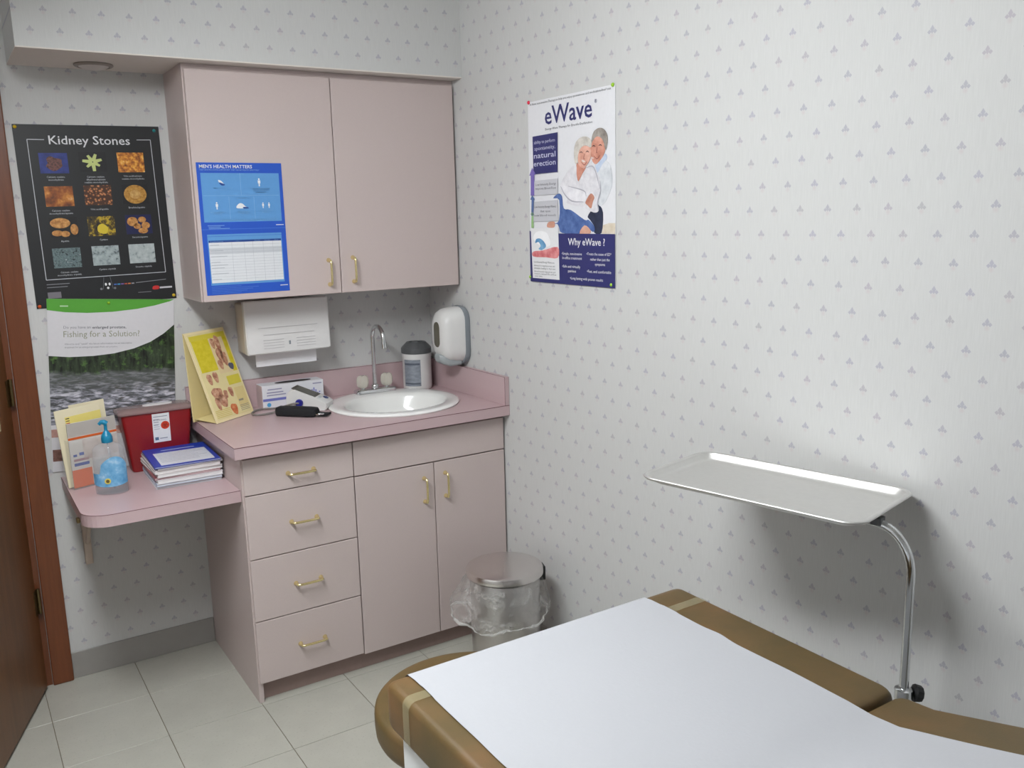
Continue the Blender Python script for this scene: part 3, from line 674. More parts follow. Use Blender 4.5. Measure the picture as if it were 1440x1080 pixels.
for u in (-.048, -.006, .024, .060, .094): flat(mp_, rect(u-.0003, u+.0003, -.179, -.0435), INK('chart grey', 168, 172, 180), z=.001, name='rule')
for u, s in ((-.119, 'Frequency of symptoms'), (-.033, 'Score'), (.03, 'About half'), (.066, 'More than'), (.1, 'Almost')): text(mp_, s, u, -.0418, .0045, I_SKY)
for k in range(5): flat(mp_, rect(-.127, -.127+.10+.02*((k*3) % 4), -.193-k*.0055, -.1918-k*.0055), INK('blue text', 84, 128, 208), z=.0009, name='text_line')

# --- eWave on the right wall
ep = poster('ewave_poster', 'tall white and navy eWave poster with an embracing couple', .4635, .602, (-.0015, -1.0115, 1.681), RIGHT, 0.0, INK('ewave white', 226, 226, 230))
E_ = {k[2:]: mm(v) for k, v in DATA.items() if k.startswith('e_')}
text(ep, 'A New, non-invasive Therapy to help you enjoy spontaneous and medication-free* sex', -.2175, .2885, .0105, I_GREYT, width=.430)
text(ep, 'eWave', -.1315, .2200, .0800, I_NAVY, width=.252, weight=.012); text(ep, '®', .133, .258, .016, I_NAVY)
text(ep, 'Energy Wave Therapy for Erectile Dysfunction', -.1300, .2010, .0105, I_GREYT, width=.252)
W2 = .4635/2-.0006; 
soft = lambda n, a, b_: photo(n, [(.3, S(*a)), (.7, S(*b_))], 35, 4)
flat(ep, E_['sand'], soft('sand print', (206, 190, 164), (224, 216, 204)), z=.0007, name='photo_sand')
layers = [('jeansd', ('dark jeans print', (26, 32, 54), (50, 58, 84))), ('foot2', ('skin print', (196, 140, 118), (222, 172, 150))), ('jeansb', ('blue jeans print', (52, 80, 140), (96, 124, 180))), ('foot', ('skin print 2', (202, 150, 128), (228, 182, 160))),
          ('msweat', ('man sweater print', (196, 200, 206), (226, 228, 232))), ('collar', ('shirt print', (176, 192, 216), (206, 216, 232))), ('wneck', ('neck print', (190, 120, 100), (220, 160, 140))), ('wsweat', ('woman sweater print', (206, 204, 210), (236, 234, 238))), ('warm', ('woman arm print', (218, 216, 222), (240, 238, 242))), ('hand', ('hand print', (170, 108, 88), (206, 150, 128))),
          ('mface', ('man face print', (190, 124, 104), (226, 168, 148))), ('mhair', ('man hair print', (120, 112, 106), (176, 168, 160))), ('wface', ('woman face print', (206, 146, 126), (236, 186, 168))), ('whair', ('woman hair print', (176, 170, 162), (222, 216, 208))), ('smile', ('smile print', (216, 196, 190), (240, 230, 226))), ('msmile', ('smile print 2', (216, 190, 184), (236, 222, 216)))]
for k, (key, (n, a, b_)) in enumerate(layers):
    PP = E_[key]
    if key in ('smile', 'msmile'):
        qx, qy = sum(p[0] for p in PP)/len(PP), sum(p[1] for p in PP)/len(PP); PP = [(qx+(p[0]-qx)*.62, qy+(p[1]-qy)*.55) for p in PP]
    flat(ep, smooth_poly(PP), soft(n, a, b_), z=.0009+.00012*k, name='photo_'+{'jeansd': 'jeans', 'foot2': 'foot', 'jeansb': 'jeans', 'msweat': 'sweater', 'wneck': 'neck', 'wsweat': 'sweater', 'warm': 'arm', 'mface': 'face', 'mhair': 'hair', 'wface': 'face', 'whair': 'hair', 'msmile': 'smile'}.get(key, key))
I_FOLD = INK('sweater fold', 176, 174, 184); I_LIP = INK('face shade', 150, 84, 76)
def stroke(pts, m, wd, z=.003):
    P = spline([(a, b_, 0) for a, b_ in pts], 4); L_, R_ = [], []
    for i, p in enumerate(P):
        d = (P[min(i+1, len(P)-1)]-P[max(i-1, 0)]).normalized(); n = Vector((-d.y, d.x, 0))*wd*(.35+.65*math.sin(PI*i/(len(P)-1)))
        L_.append((p+n)[:2]); R_.append((p-n)[:2])
    flat(ep, L_+R_[::-1], m, z=z, name='photo_line')
def epx(pts): return pts
sw = E_['wsweat']; ar = E_['warm']
stroke([ar[0], ar[6], ar[5], ar[4]], I_FOLD, .0022); stroke([ar[1], ar[2], ar[3]], I_FOLD, .0018)
stroke([sw[13], sw[12], sw[11], sw[10]], I_FOLD, .0022); stroke([sw[17], (sw[14][0]-.012, sw[14][1]+.01), sw[12]], I_FOLD, .0016)
wf = E_['wface']; mf = E_['mface']
def cen(P): return (sum(p[0] for p in P)/len(P), sum(p[1] for p in P)/len(P))
cw = cen(wf); cm = cen(mf)
for (c0, k) in ((cw, 1.0), (cm, 1.0)):
    for s in (-1, 1): stroke([(c0[0]+s*.016-.008, c0[1]+.012), (c0[0]+s*.016, c0[1]+.015), (c0[0]+s*.016+.008, c0[1]+.011)], INK('eye line', 96, 70, 66), .0016)
    stroke([(c0[0]+.001, c0[1]+.008), (c0[0]-.003, c0[1]-.006), (c0[0]+.003, c0[1]-.008)], I_LIP, .0012)
    stroke([(c0[0]-.016, c0[1]-.016), (c0[0], c0[1]-.026), (c0[0]+.014, c0[1]-.016)], I_LIP, .0014)
flat(ep, E_['navy1'], I_NAVY, z=.0033, name='text_box')
for s, v, sz, u0, u1, wt in (('ability to perform', 0, .015, None, None, 0), ('spontaneity,', 1, .017, None, None, .0), ('natural', 2, .025, None, None, .008), ('erection', 3, .025, None, None, .008)):
    a, b_ = E_['navy1t'][v*2], E_['navy1t'][v*2+1]
    text(ep, s, a[0], (a[1]+b_[1])/2, sz, INK('box text', 196, 198, 222), width=b_[0]-a[0], z=.0038, weight=wt)
M_SILV = pm('silver box print', srgb(196, 196, 202), .4, var=.06, scale=12)
for key in ('g1', 'g2'): flat(ep, E_[key], M_SILV, z=.0033, name='text_box')
for (key, ss) in (('g1t', ['Low Intensity Energy', 'Improve Blood Flow']), ('g2t', ['Low Intensity Energy Waves', 'that open', 'new blood vessels'])):
    for k, s in enumerate(ss):
        a, b_ = E_[key][k*2], E_[key][k*2+1]; text(ep, s, a[0], (a[1]+b_[1])/2-.003, .011, I_GREYT, width=b_[0]-a[0], z=.0037)
n2 = E_['navy2']; flat(ep, [(-.2315, n2[0][1]), n2[1], (W2, n2[3][1]), (W2, -.3005), (-.2315, -.3005)], I_NAVY, z=.0033, name='navy_band')
flat(ep, E_['pic'], INK('inset white', 228, 228, 230), z=.0036, name='inset'); flat(ep, smooth_poly(E_['flesh']), soft('tissue print', (196, 84, 92), (232, 160, 160)), z=.0039, name='inset_tissue')
flat(ep, smooth_poly(E_['swirl']), INK('swirl white', 244, 244, 246), z=.0041, name='inset_swirl'); flat(ep, smooth_poly(E_['wave']), soft('wave print', (70, 130, 180), (130, 180, 214)), z=.0043, name='inset_wave')
pt = E_['pict']
for k, s in enumerate(('Low Intensity Energy Waves are', 'delivered to targeted areas and', 'stimulate healing so that new', 'blood vessels may grow and', 'restore natural blood flow', 'over time.')):
    a, b_ = pt[2*k], pt[2*k+1]; text(ep, s, a[0], (a[1]+b_[1])/2-.002, .0088, I_GREYT, width=b_[0]-a[0], z=.0041)
wy = E_['why']; text(ep, 'Why eWave ?', wy[0][0], wy[0][1]+.001, (wy[2][1]-wy[0][1])/.72, I_WHITE, width=wy[1][0]-wy[0][0], z=.0037, weight=.01)
bl = E_['bul']
for k, s in enumerate(('•Simple, non-invasive', 'in-office treatment', '•Safe and virtually', 'painless', '•Treats the cause of ED*', 'rather than just the', 'symptoms', '•Fast, and comfortable', '•Long lasting with proven results')):
    a, b_ = bl[2*k], bl[2*k+1]; text(ep, s, a[0], (a[1]+b_[1])/2-.004, .0125, I_WHITE, width=b_[0]-a[0], z=.0037)
for key, c in (('arrow1', (120, 104, 178)), ('arrow2', (86, 110, 160)), ('arrow3', (150, 190, 130))): flat(ep, E_[key], INK(key, *c), z=.0035, name='arrow')
for (u, v), c in zip(E_['pins'], ('red', 'green', 'green', 'green')): pin(ep, u, v, c, .006)
CT = .9083 + .0003; ST = .7505
# ------------------------------------------------------------------ paper towel dispenser
pd = thing('towel_dispenser', 'white folded-towel dispenser under the wall cabinet', 'dispenser', (-.6685, 0, 1.125))
b = box(-.156, .156, -.118, -.001, .0, .186, bev=.006); obj('body', b, pm('beige dispenser body', srgb(206, 196, 184), .45, var=.03), pd)
bm = bmesh.new(); loft(bm, [[(x, -.112, z) for x, z in rrect(.322, .198, .005, 3, 0, .100)], [(x, -.130-.010*(1-(z+.0)/.2), z) for x, z in rrect(.322, .198, .005, 3, 0, .100)], [(x, -.134-.010*(1-(z)/.2), z) for x, z in rrect(.314, .190, .008, 4, 0, .100)]])
obj('cover', bm, M_WHITE, pd, 30)
M_EMB = pm('embossed line', srgb(196, 194, 196), .4, var=.02)
for z, x0, x1 in ((.098, -.115, .112), (.072, -.098, .098)): obj('embossed_rule', box(x0, x1, -.1400-.010*(1-z/.2)+.004, -.1350-.010*(1-z/.2), z-.0008, z+.0008), M_EMB, pd)
for k in range(4):
    z = .052-k*.010
    for x0, x1 in ((-.100, -.022), (.026, .100)): obj('rib', box(x0, x1, -.1395-.010*(1-z/.2)+.004, -.1347-.010*(1-z/.2), z-.001, z+.001), M_EMB, pd)
b = box(-.0035, .0035, -.1435, -.136, .030, .044, bev=.001); obj('lock', b, M_GREY, pd)
pt_ = obj('paper_towel', box(-.118, .118, -.092, -.089, -.052, .004), M_PAPER, pd)

# ------------------------------------------------------------------ soap dispenser on the right wall
sd = thing('soap_dispenser', 'white and grey soap dispenser on the wall over the side splash', 'dispenser', (0, -.272, 1.03))
def sec(x, wy, z0, z1, r): return [(x, y, z) for y, z in rrect(wy, z1-z0, r, 5, 0, (z0+z1)/2)]
bm = bmesh.new(); loft(bm, [sec(-.001, .134, .0, .228, .052), sec(-.012, .142, -.004, .232, .056), sec(-.024, .140, -.002, .230, .056)])
obj('back_plate', bm, M_GREY, sd, True)
bm = bmesh.new(); loft(bm, [sec(-.023, .136, .006, .228, .054), sec(-.050, .134, .008, .227, .054), sec(-.080, .128, .014, .222, .052), (sec(-.100, .116, .028, .212, .048)), sec(-.111, .096, .046, .196, .042), sec(-.116, .066, .074, .168, .031)])
obj('cover', bm, M_WHITE, sd, True)
bm = bmesh.new(); loft(bm, [sec(-.108, .050, .068, .176, .022), sec(-.1165, .046, .072, .172, .022), sec(-.1185, .038, .080, .164, .018)])
obj('window', bm, pm('dark soap window', srgb(96, 92, 80), .2, var=.05), sd, True)
bm = bmesh.new(); loft(bm, [sec(-.030, .084, -.004, .030, .012), sec(-.075, .080, -.006, .032, .012), sec(-.105, .066, .006, .044, .014), sec(-.118, .040, .016, .046, .012)])
obj('push_bar', bm, pm('pale grey push bar', srgb(158, 164, 166), .35, var=.03), sd, True)

# ------------------------------------------------------------------ wipes canister
wcn = thing('wipes_canister', 'white wipes canister with grey label and dark lid by the sink', 'canister', (-.115, -.083, CT))
bm = bmesh.new(); lathe(bm, [(.0, 0), (.055, 0), (.0585, .004), (.0595, .012), (.0595, .132), (.0610, .136), (.0610, .150), (.056, .152)], 40); obj('tub', bm, M_WHITE, wcn, True)
bm = bmesh.new(); lathe(bm, [(.059, .150), (.0625, .152), (.0625, .172), (.058, .178), (.046, .190), (.040, .196), (.030, .197), (.028, .192), (.0, .191)], 40); obj('lid', bm, M_DGREY, wcn, 18)
bm = bmesh.new(); lathe(bm, [(.018, .191), (.016, .199), (.0, .200)], 16); obj('cap', bm, M_DGREY, wcn, True)
def wrap(r, a0, a1, z0, z1, n=16):
    bm = bmesh.new(); rows = []
    for rr in (r, r+.0006): rows += [[((rr)*math.cos(a0+(a1-a0)*k/n), rr*math.sin(a0+(a1-a0)*k/n), z) for k in range(n+1)] for z in (z0, z1)]
    ring = [rows[0], rows[1], rows[3], rows[2], rows[0]]
    loft(bm, ring, close=False); bmesh.ops.remove_doubles(bm, verts=bm.verts, dist=1e-7)
    return bm
va = math.atan2(-3.28, -1.64)
lab = obj('label', wrap(.0596, va-1.0, va+.25, .018, .128), photo('grey label print', [(.3, S(120, 126, 136)), (.6, S(142, 148, 158)), (.8, S(160, 166, 176))], 40, stretch=(1, 1, 2.5)), wcn, True)
obj('label_stripe', wrap(.0602, va-.95, va+.2, .106, .114), pm('label stripe', srgb(84, 90, 104), .5), lab, True)
obj('label_stripe', wrap(.0602, va-.95, va+.2, .026, .032), pm('label stripe', srgb(84, 90, 104), .5), lab, True)

# ------------------------------------------------------------------ glove box
gb = thing('glove_box', 'white and blue box of exam gloves against the backsplash', 'box', (-.653, -.0605, CT))
M_CARD = pm('white card', srgb(222, 222, 228), .6, var=.02)
obj('carton', box(-.121, .121, -.036, .036, 0, .090, bev=.001, seg=1), M_CARD, gb)
obj('side_print', box(-.1214, -.1209, -.035, .035, .001, .089), pm('pinkish side print', srgb(204, 184, 186), .6, var=.04), gb)
def oval_xy(a, b_, n=24): return [(a*math.copysign(abs(math.cos(2*PI*i/n))**.7, math.cos(2*PI*i/n)), b_*math.copysign(abs(math.sin(2*PI*i/n))**.9, math.sin(2*PI*i/n))) for i in range(n)]
obj('opening', prism(bmesh.new(), [(x+.012, y) for x, y in oval_xy(.072, .020)], .0895, .0905), pm('dark box opening', srgb(40, 34, 36), .9), gb)
I_BLUE = pm('glove box blue', srgb(112, 116, 186), .5, var=.04); I_LAV = pm('glove box lavender', srgb(176, 172, 206), .5, var=.04)
def fp_(x0, x1, z0, z1, m, name='print'): return obj(name, box(x0, x1, -.0364, -.0360, z0, z1), m, gb)
fp_(-.120, -.030, .030, .040, I_BLUE, 'blue_stripe'); fp_(-.030, .120, .002, .012, I_LAV, 'blue_stripe')
bm = bmesh.new()
for k in range(16):
    a = 2*PI*k/16
obj('emblem', (lambda bm: (loft(bm, [[(-.098+.008*math.cos(2*PI*i/16), y, .016+.008*math.sin(2*PI*i/16)) for i in range(16)] for y in (-.0360, -.0366)]), bm)[1])(bmesh.new()), pm('sky blue emblem', srgb(80, 160, 210), .5), gb)
for k, (x0, x1, z) in enumerate(((-.104, -.040, .062), (-.104, -.030, .052), (-.100, -.045, .074), (.078, .114, .078))): fp_(x0, x1, z-.0022, z+.0022, pm('grey lavender print', srgb(150, 148, 176), .6), 'text_line')
for k in range(5): fp_(.072+k*.0075, .0765+k*.0075, .040, .052+.010*math.sin(k*1.3+.4), I_BLUE, 'hand_print')

# ------------------------------------------------------------------ blood pressure monitor
bpm_ = thing('blood_pressure_monitor', 'white blood pressure monitor with grey sloping screen', 'monitor', (-.706, -.164, CT), math.atan2(-.095, .115))
L_, W_ = .150, .070
prof = [(0, .006), (0, .050), (.006, .068), (.020, .079), (.036, .080), (.105, .054), (.146, .037), (.158, .028), (.157, .010), (.150, .0)]
prof = [(.006, 0)] + prof
bm = bmesh.new(); loft(bm, [[(x*.97+.002, -.004+.0, z*.96+.001) for x, z in prof], [(x, .004, z) for x, z in prof], [(x, W_-.004, z) for x, z in prof], [(x*.97+.002, W_+.004, z*.96+.001) for x, z in prof]])
obj('case', bm, M_WHITE, bpm_, 35)
def slope(x): return .080 + (x-.036)*(.054-.080)/(.105-.036) if x < .105 else .054 + (x-.105)*(.037-.054)/(.041)
def slab(x0, x1, y0, y1, lift, m, name, par=bpm_):
    bm = bmesh.new(); xs = [x0, .105, x1] if x0 < .105 < x1 else [x0, x1]
    top = [(x, slope(x)+lift) for x in xs]; bot = [(x, slope(x)-.002) for x in reversed(xs)]
    loft(bm, [[(x, y, z) for x, z in top+bot] for y in (y0, y1)]); return obj(name, bm, m, par)
scn = slab(.022, .112, .002, .066, .0006, pm('grey display bezel', srgb(82, 80, 76), .35, var=.04), 'screen')
slab(.032, .102, .008, .060, .0011, pm('grey green display', srgb(98, 98, 90), .3, var=.04), 'display', scn)
slab(.118, .128, .012, .040, .0010, pm('pale button', srgb(196, 202, 204), .4), 'button')
bm = bmesh.new(); lathe(bm, [(.013, 0), (.013, .0025), (.010, .004), (0, .0042)], 18, .137, .050, .75, 1); 
for v in bm.verts: v.co.z += slope(v.co.x)-.0015
obj('start_button', bm, pm('navy blue button', srgb(54, 66, 110), .35), bpm_, True)
bm = bmesh.new(); tube(bm, [(.052, .004, .030), (.052, -.006, .030), (.052, -.012, .030)], [.0145, .015, .0135], 20); obj('air_plug', bm, pm('blue air plug', srgb(44, 44, 140), .35), bpm_, True)
hz = .006
bm = bmesh.new(); tube(bm, spline([(.052, -.010, .030), (.034, -.018, .030), (.006, -.014, .022), (-.024, .002, .012), (-.062, .016, .0045), (-.100, .008, .0045), (-.114, -.030, .0045), (-.106, -.074, .0045), (-.082, -.096, .0045), (-.056, -.086, .0045), (-.032, -.064, .006), (-.012, -.052, .010)], 8), .0036, 8)
obj('air_hose', bm, pm('grey rubber hose', srgb(128, 122, 118), .5), bpm_, True)
cf = thing('arm_cuff', 'rolled black arm cuff lying in front of the monitor', 'arm cuff', (-.708, -.279, CT), math.atan2(-.113, .103))
bm = bmesh.new(); loft(bm, [[(x, y, z) for y, z in rrect(.050*k, .034*k2, .010, 4, 0, .017)] for x, k, k2 in ((-.076, .80, .8), (-.072, .96, .96), (-.03, 1, 1), (.05, 1, 1), (.076, .96, .9), (.082, .75, .7))])
obj('roll', bm, M_BLKNYL, cf, True)
bm = bmesh.new(); loft(bm, [[(x, y, z) for y, z in rrect(.040, .008, .003, 3, .012, zc)] for x, zc in ((.074, .010), (.100, .0075), (.122, .009))]); obj('flap', bm, M_BLKNYL, cf, True)
bm = bmesh.new(); tube(bm, spline([(.086, -.018, .012), (.098, -.020, .014), (.112, -.010, .013), (.100, .0, .013), (.088, -.006, .012)], 5), .0022, 6); obj('metal_loop', bm, M_CHROME, cf, True)

# ------------------------------------------------------------------ yellow flip chart
A = Vector((-.983, -.229, CT)); Bv = Vector((-.816, -.113, CT)); ax = (Bv-A).normalized(); nn = Vector((ax.y, -ax.x, 0))
wE, lean, H = .203, .115, .318; dep = .100
ec = thing('flip_chart', 'yellow tent-style anatomy flip chart standing on the counter corner', 'flip chart', A, math.atan2(ax.y, ax.x))
# local x along the front edge, local y away from the viewer
sl = math.atan2(lean-.002, H); LP = math.hypot(lean-.002, H)
M_CREAM = pm('cream card', srgb(232, 216, 158), .6, var=.03); M_CREAM2 = pm('cream card edge', srgb(238, 222, 176), .6, var=.03)
def panel(y0, y1, z0, z1, x0, x1, th_, m, name):
    d = Vector((0, y1-y0, z1-z0)).normalized(); n = Vector((0, -d.z, d.y))*th_
    bm = bmesh.new(); q = [(y0, z0), (y1, z1)]
    loft(bm, [[(x, y0, z0), (x, y1, z1), (x, y1+n.y, z1+n.z), (x, y0+n.y, z0+n.z)] for x in (x0, x1)]); return obj(name, bm, m, ec)
panel(.002, lean, 0, H, 0, wE, .004, M_CREAM2, 'front_board')
panel(dep+.006, lean+.004, 0, H, 0, wE, .003, M_CREAM, 'back_board')
panel(.006, dep, .002, .010, .004, wE-.004, .0015, M_CREAM, 'base_strap')
# printed page on the sloping front, in page coordinates (u, v) from the lower left corner
page = bpy.data.objects.new('page', bpy.data.meshes.new('page')); 
bm = box(.008, wE-.006, .010, LP-.008, 0, .0008); bm.to_mesh(page.data); bm.free(); page.data.materials.append(pm('cream printed page', srgb(228, 214, 160), .55, var=.04))
C.objects.link(page); page.parent = ec; page.location = (0, .002-.0044*math.cos(sl), .0044*math.sin(sl)); page.rotation_euler = (PI/2-sl, 0, 0)
def pg(u0, u1, v0, v1, m, name='print', z=.0012): return obj(name, prism(bmesh.new(), rect(u0*wE, u1*wE, v0*LP, v1*LP), .0005, z), m, page)
I_YEL = photo('yellow print', [(.3, S(206, 190, 20)), (.7, S(226, 210, 60))], 40)
pg(.06, .96, .90, .955, INK('yellow band', 216, 202, 70)); pg(.08, .50, .55, .90, I_YEL, 'yellow_panel'); pg(.86, .965, .50, .90, I_YEL, 'yellow_panel')
pg(.50, .86, .50, .90, INK('page cream', 226, 206, 160), 'diagram_panel')
I_ORG = photo('organ print', [(.3, S(150, 90, 70)), (.55, S(200, 150, 120)), (.75, S(226, 196, 170))], 70)
I_ORG2 = photo('organ print red', [(.3, S(190, 90, 50)), (.6, S(216, 130, 80)), (.8, S(226, 180, 140))], 80)
def pe(u, v, ru, rv, m=I_ORG, z=.0016): return obj('diagram', prism(bmesh.new(), smooth_poly([(u*wE+ru*(1+.18*math.sin(k*2.1))*math.cos(2*PI*k/9), v*LP+rv*(1+.18*math.cos(k*1.6))*math.sin(2*PI*k/9)) for k in range(9)]), .001, z), m, page)
for u, v, ru, rv in ((.58, .84, .010, .022), (.70, .82, .012, .040), (.66, .70, .016, .030), (.74, .66, .014, .030), (.60, .60, .012, .020)): pe(u, v, ru, rv)
pe(.84, .56, .013, .014, INK('dark blue diagram', 90, 92, 110)); pe(.20, .47, .012, .022, I_ORG); pe(.36, .48, .012, .022, I_ORG)
for u, v, ru, rv in ((.26, .30, .026, .026), (.34, .22, .022, .026), (.20, .20, .012, .026)): pe(u, v, ru, rv, I_ORG)
pe(.60, .29, .011, .020, I_ORG); pe(.54, .10, .016, .022, I_ORG2); pe(.46, .28, .010, .016, I_ORG)
pg(.62, .95, .36, .46, INK('yellow band', 216, 202, 70)); pg(.70, .95, .10, .32, INK('page tan', 222, 202, 140), 'diagram_panel'); pg(.72, .84, .165, .185, INK('tan line', 150, 140, 120), 'text_line', .0016)
for k in range(5): pg(.06, .44, .05+.018*k, .056+.018*k, INK('yellow ochre line', 206, 186, 90), 'text_line')
for k in range(4): pg(.70, .93, .06+.018*k, .066+.018*k, INK('tan line', 150, 140, 120), 'text_line', .0016)

# ------------------------------------------------------------------ sharps container
sx = thing('sharps_container', 'red sharps container with clear grey lid on the pink shelf', 'container', (-1.157, -.068, ST))
def rr3(w_, d_, z, r=.012, ox=0.0): return [(x+ox, y, z) for x, y in rrect(w_, d_, r, 5)]
M_RED = pm('red sharps plastic', srgb(142, 26, 30), .35, var=.05)
bm = bmesh.new(); loft(bm, [rr3(.186, .076, 0), rr3(.192, .080, .004), rr3(.236, .100, .205), rr3(.236, .100, .212)]); obj('tub', bm, M_RED, sx, 30)
M_LID = film('smoky clear lid', srgb(172, 150, 148), .62, .2)
bm = bmesh.new(); loft(bm, [rr3(.250, .112, .207, .014), rr3(.258, .118, .210, .016), rr3(.258, .118, .216, .016), rr3(.250, .110, .220, .016), rr3(.20, .066, .226, .016)]); obj('lid', bm, M_LID, sx, 30)
bm = bmesh.new(); prism(bm, [(x+.012, y) for x, y in oval_xy(.050, .013)], .225, .2300); obj('drop_slot', bm, pm('white slot', srgb(226, 224, 226), .35), sx)
# warning label on the sloping front
lb = bpy.data.objects.new('label', bpy.data.meshes.new('label')); bm = box(-.029, .029, -.052, .052, 0, .0006); bm.to_mesh(lb.data); bm.free(); lb.data.materials.append(I_WHITE)
C.objects.link(lb); lb.parent = sx; fsl = math.atan2(.010, .201)
lb.location = (.010, -.0508+.0035, .150); lb.rotation_euler = (PI/2+fsl, 0, 0)
obj('biohazard_disc', prism(bmesh.new(), ell(.013, .008, .0145, .0145, 24), .0004, .0011), pm('orange red ink', srgb(206, 62, 36), .5), lb)
for a in range(3):
    an = PI/2+a*2*PI/3
    bm = bmesh.new(); tube(bm, [(.013+.0055*math.cos(an)+.0042*math.cos(q), .008+.0055*math.sin(an)+.0042*math.sin(q), .0012) for q in [an+.7+(2*PI-1.4)*k/12 for k in range(13)]], .0008, 4); obj('biohazard_symbol', bm, pm('dark red ink', srgb(120, 30, 20), .5), lb)
for k in range(4): obj('text_line', prism(bmesh.new(), rect(-.025, [.02, -.006, -.008, -.010][k] if k else .022, .040-k*.010, .0425-k*.010), .0004, .0010), INK('label grey', 150, 152, 164), lb)
text(lb, 'BIOHAZARD', -.025, .0265, .006, INK('label dark', 70, 72, 86), width=.045, z=.0012)
for k in range(3): obj('text_line', prism(bmesh.new(), rect(-.025, -.006, .012-k*.008, .0135-k*.008), .0004, .0010), INK('label grey', 150, 152, 164), lb)
obj('print', prism(bmesh.new(), rect(-.024, -.012, -.044, -.033), .0004, .0010), pm('grey blue print', srgb(96, 120, 150), .5), lb); obj('text_line', prism(bmesh.new(), rect(-.008, .018, -.040, -.037), .0004, .0010), INK('label grey', 150, 152, 164), lb)

# ------------------------------------------------------------------ brochure rack and brochures
ang = math.atan2(.056, .166)
rk = thing('brochure_holder', 'clear acrylic brochure holder at the left end of the shelf', 'holder', (-1.455, -.207, ST), ang)
M_CLR = film('clear acrylic', srgb(226, 226, 224), .10, .05)
wH, dH = .176, .060
obj('base', box(0, wH, 0, dH, 0, .003), M_CLR, rk)
obj('front_panel', box(0, wH, -.0025, 0, 0, .165, bev=.001), M_CLR, rk); obj('back_panel', box(0, wH, dH, dH+.0025, 0, .20, bev=.001), M_CLR, rk)
for x0 in (0, wH-.0025): obj('side_panel', box(x0, x0+.0025, 0, dH, .003, .165), M_CLR, rk)
def leaflet(name, label, y0, tilt, h, w_, m, cat='brochure', dx=0.0, roll_=0.0):
    t = thing(name, label, cat)
    M4 = Matrix.Translation(Vector((-1.455, -.207, ST+.0035))) @ Matrix.Rotation(ang, 4, 'Z') @ Matrix.Translation(Vector((.005+dx, y0, 0))) @ Matrix.Rotation(PI/2-tilt, 4, 'X') @ Matrix.Rotation(roll_, 4, 'Z')
    t.matrix_world = M4
    obj('pages', box(0, w_, 0, h, 0, .0035, bev=.0006, seg=1), m, t); return t
lf = leaflet('brochure', 'white and orange brochure at the front of the clear holder', .010, .03, .218, .164, pm('brochure stock', srgb(200, 196, 190), .55, var=.03))
def lp(t, u0, u1, v0, v1, m, name='print', z=.0040): return obj(name, prism(bmesh.new(), rect(u0, u1, v0, v1), .0030, z), m, t)
I_OR = pm('orange ink', srgb(206, 92, 30), .5, var=.06)
lp(lf, 0, .164, .162, .1695, I_OR, 'orange_band'); text(lf, 'Minimally invasive therapy', .010, .1640, .005, I_WHITE, z=.0042) if False else None
lp(lf, .0, .164, .172, .217, pm('grey cover print', srgb(178, 172, 166), .55, var=.08, scale=20), 'cover_photo'); lp(lf, .0, .066, .0, .060, I_OR, 'orange_block')
lp(lf, .045, .164, .090, .158, photo('brochure picture', [(.3, S(170, 150, 140)), (.6, S(206, 196, 190)), (.8, S(220, 214, 210))], 18), 'cover_photo')
lp(lf, .030, .046, .106, .116, pm('blue ink', srgb(54, 78, 150), .5), 'logo'); lp(lf, .010, .022, .104, .112, pm('blue ink', srgb(54, 78, 150), .5), 'logo'); lp(lf, .010, .060, .088, .096, INK('mauve line', 150, 110, 120), 'text_line'); lp(lf, .010, .060, .072, .082, pm('blue ink', srgb(54, 78, 150), .5), 'text_line')
lf2 = leaflet('booklet', 'cream booklet with yellow band leaning behind the orange brochure', .026, .06, .262, .150, pm('cream booklet stock', srgb(226, 216, 186), .6, var=.03), 'booklet', -.010, .05)
lp(lf2, .03, .150, .205, .235, pm('soft yellow ink', srgb(226, 210, 120), .55, var=.04), 'yellow_band')
for k, c in enumerate(((60, 60, 60), (120, 100, 60), (190, 60, 50))): lp(lf2, .032, .044, .212+.008*(2-k), .215+.008*(2-k), INK('tick %d' % k, *c), 'text_line', .0044)
lf3 = leaflet('booklet', 'plain cream booklet standing rearmost in the clear holder', .042, .07, .270, .120, pm('cream booklet stock', srgb(226, 216, 186), .6, var=.03), 'booklet', .040, .02)

# ------------------------------------------------------------------ sanitizer bottle
hs = thing('sanitizer_bottle', 'clear hand sanitizer pump bottle with blue label on the shelf', 'bottle', (-1.353, -.312, ST), math.atan2(-.5, .86)+.25)
def ov(a, b_, z, n=32): return [(a*math.cos(2*PI*i/n), b_*math.sin(2*PI*i/n), z) for i in range(n)]
bm = bmesh.new(); loft(bm, [ov(.042, .026, 0), ov(.049, .031, .003), ov(.050, .032, .02), ov(.0495, .032, .10), ov(.0485, .031, .140), ov(.046, .030, .152), ov(.038, .026, .161), ov(.022, .018, .1675), ov(.014, .014, .170), ov(.0135, .0135, .178)])
obj('bottle', bm, film('clear sanitizer plastic', srgb(206, 208, 214), .22, .06), hs, True)
bm = bmesh.new(); loft(bm, [ov(.045, .028, .004), ov(.047, .0295, .02), ov(.047, .0295, .098), ov(.046, .029, .112)]); obj('gel', bm, film('clear gel', srgb(196, 206, 220), .12, .1), hs, True)
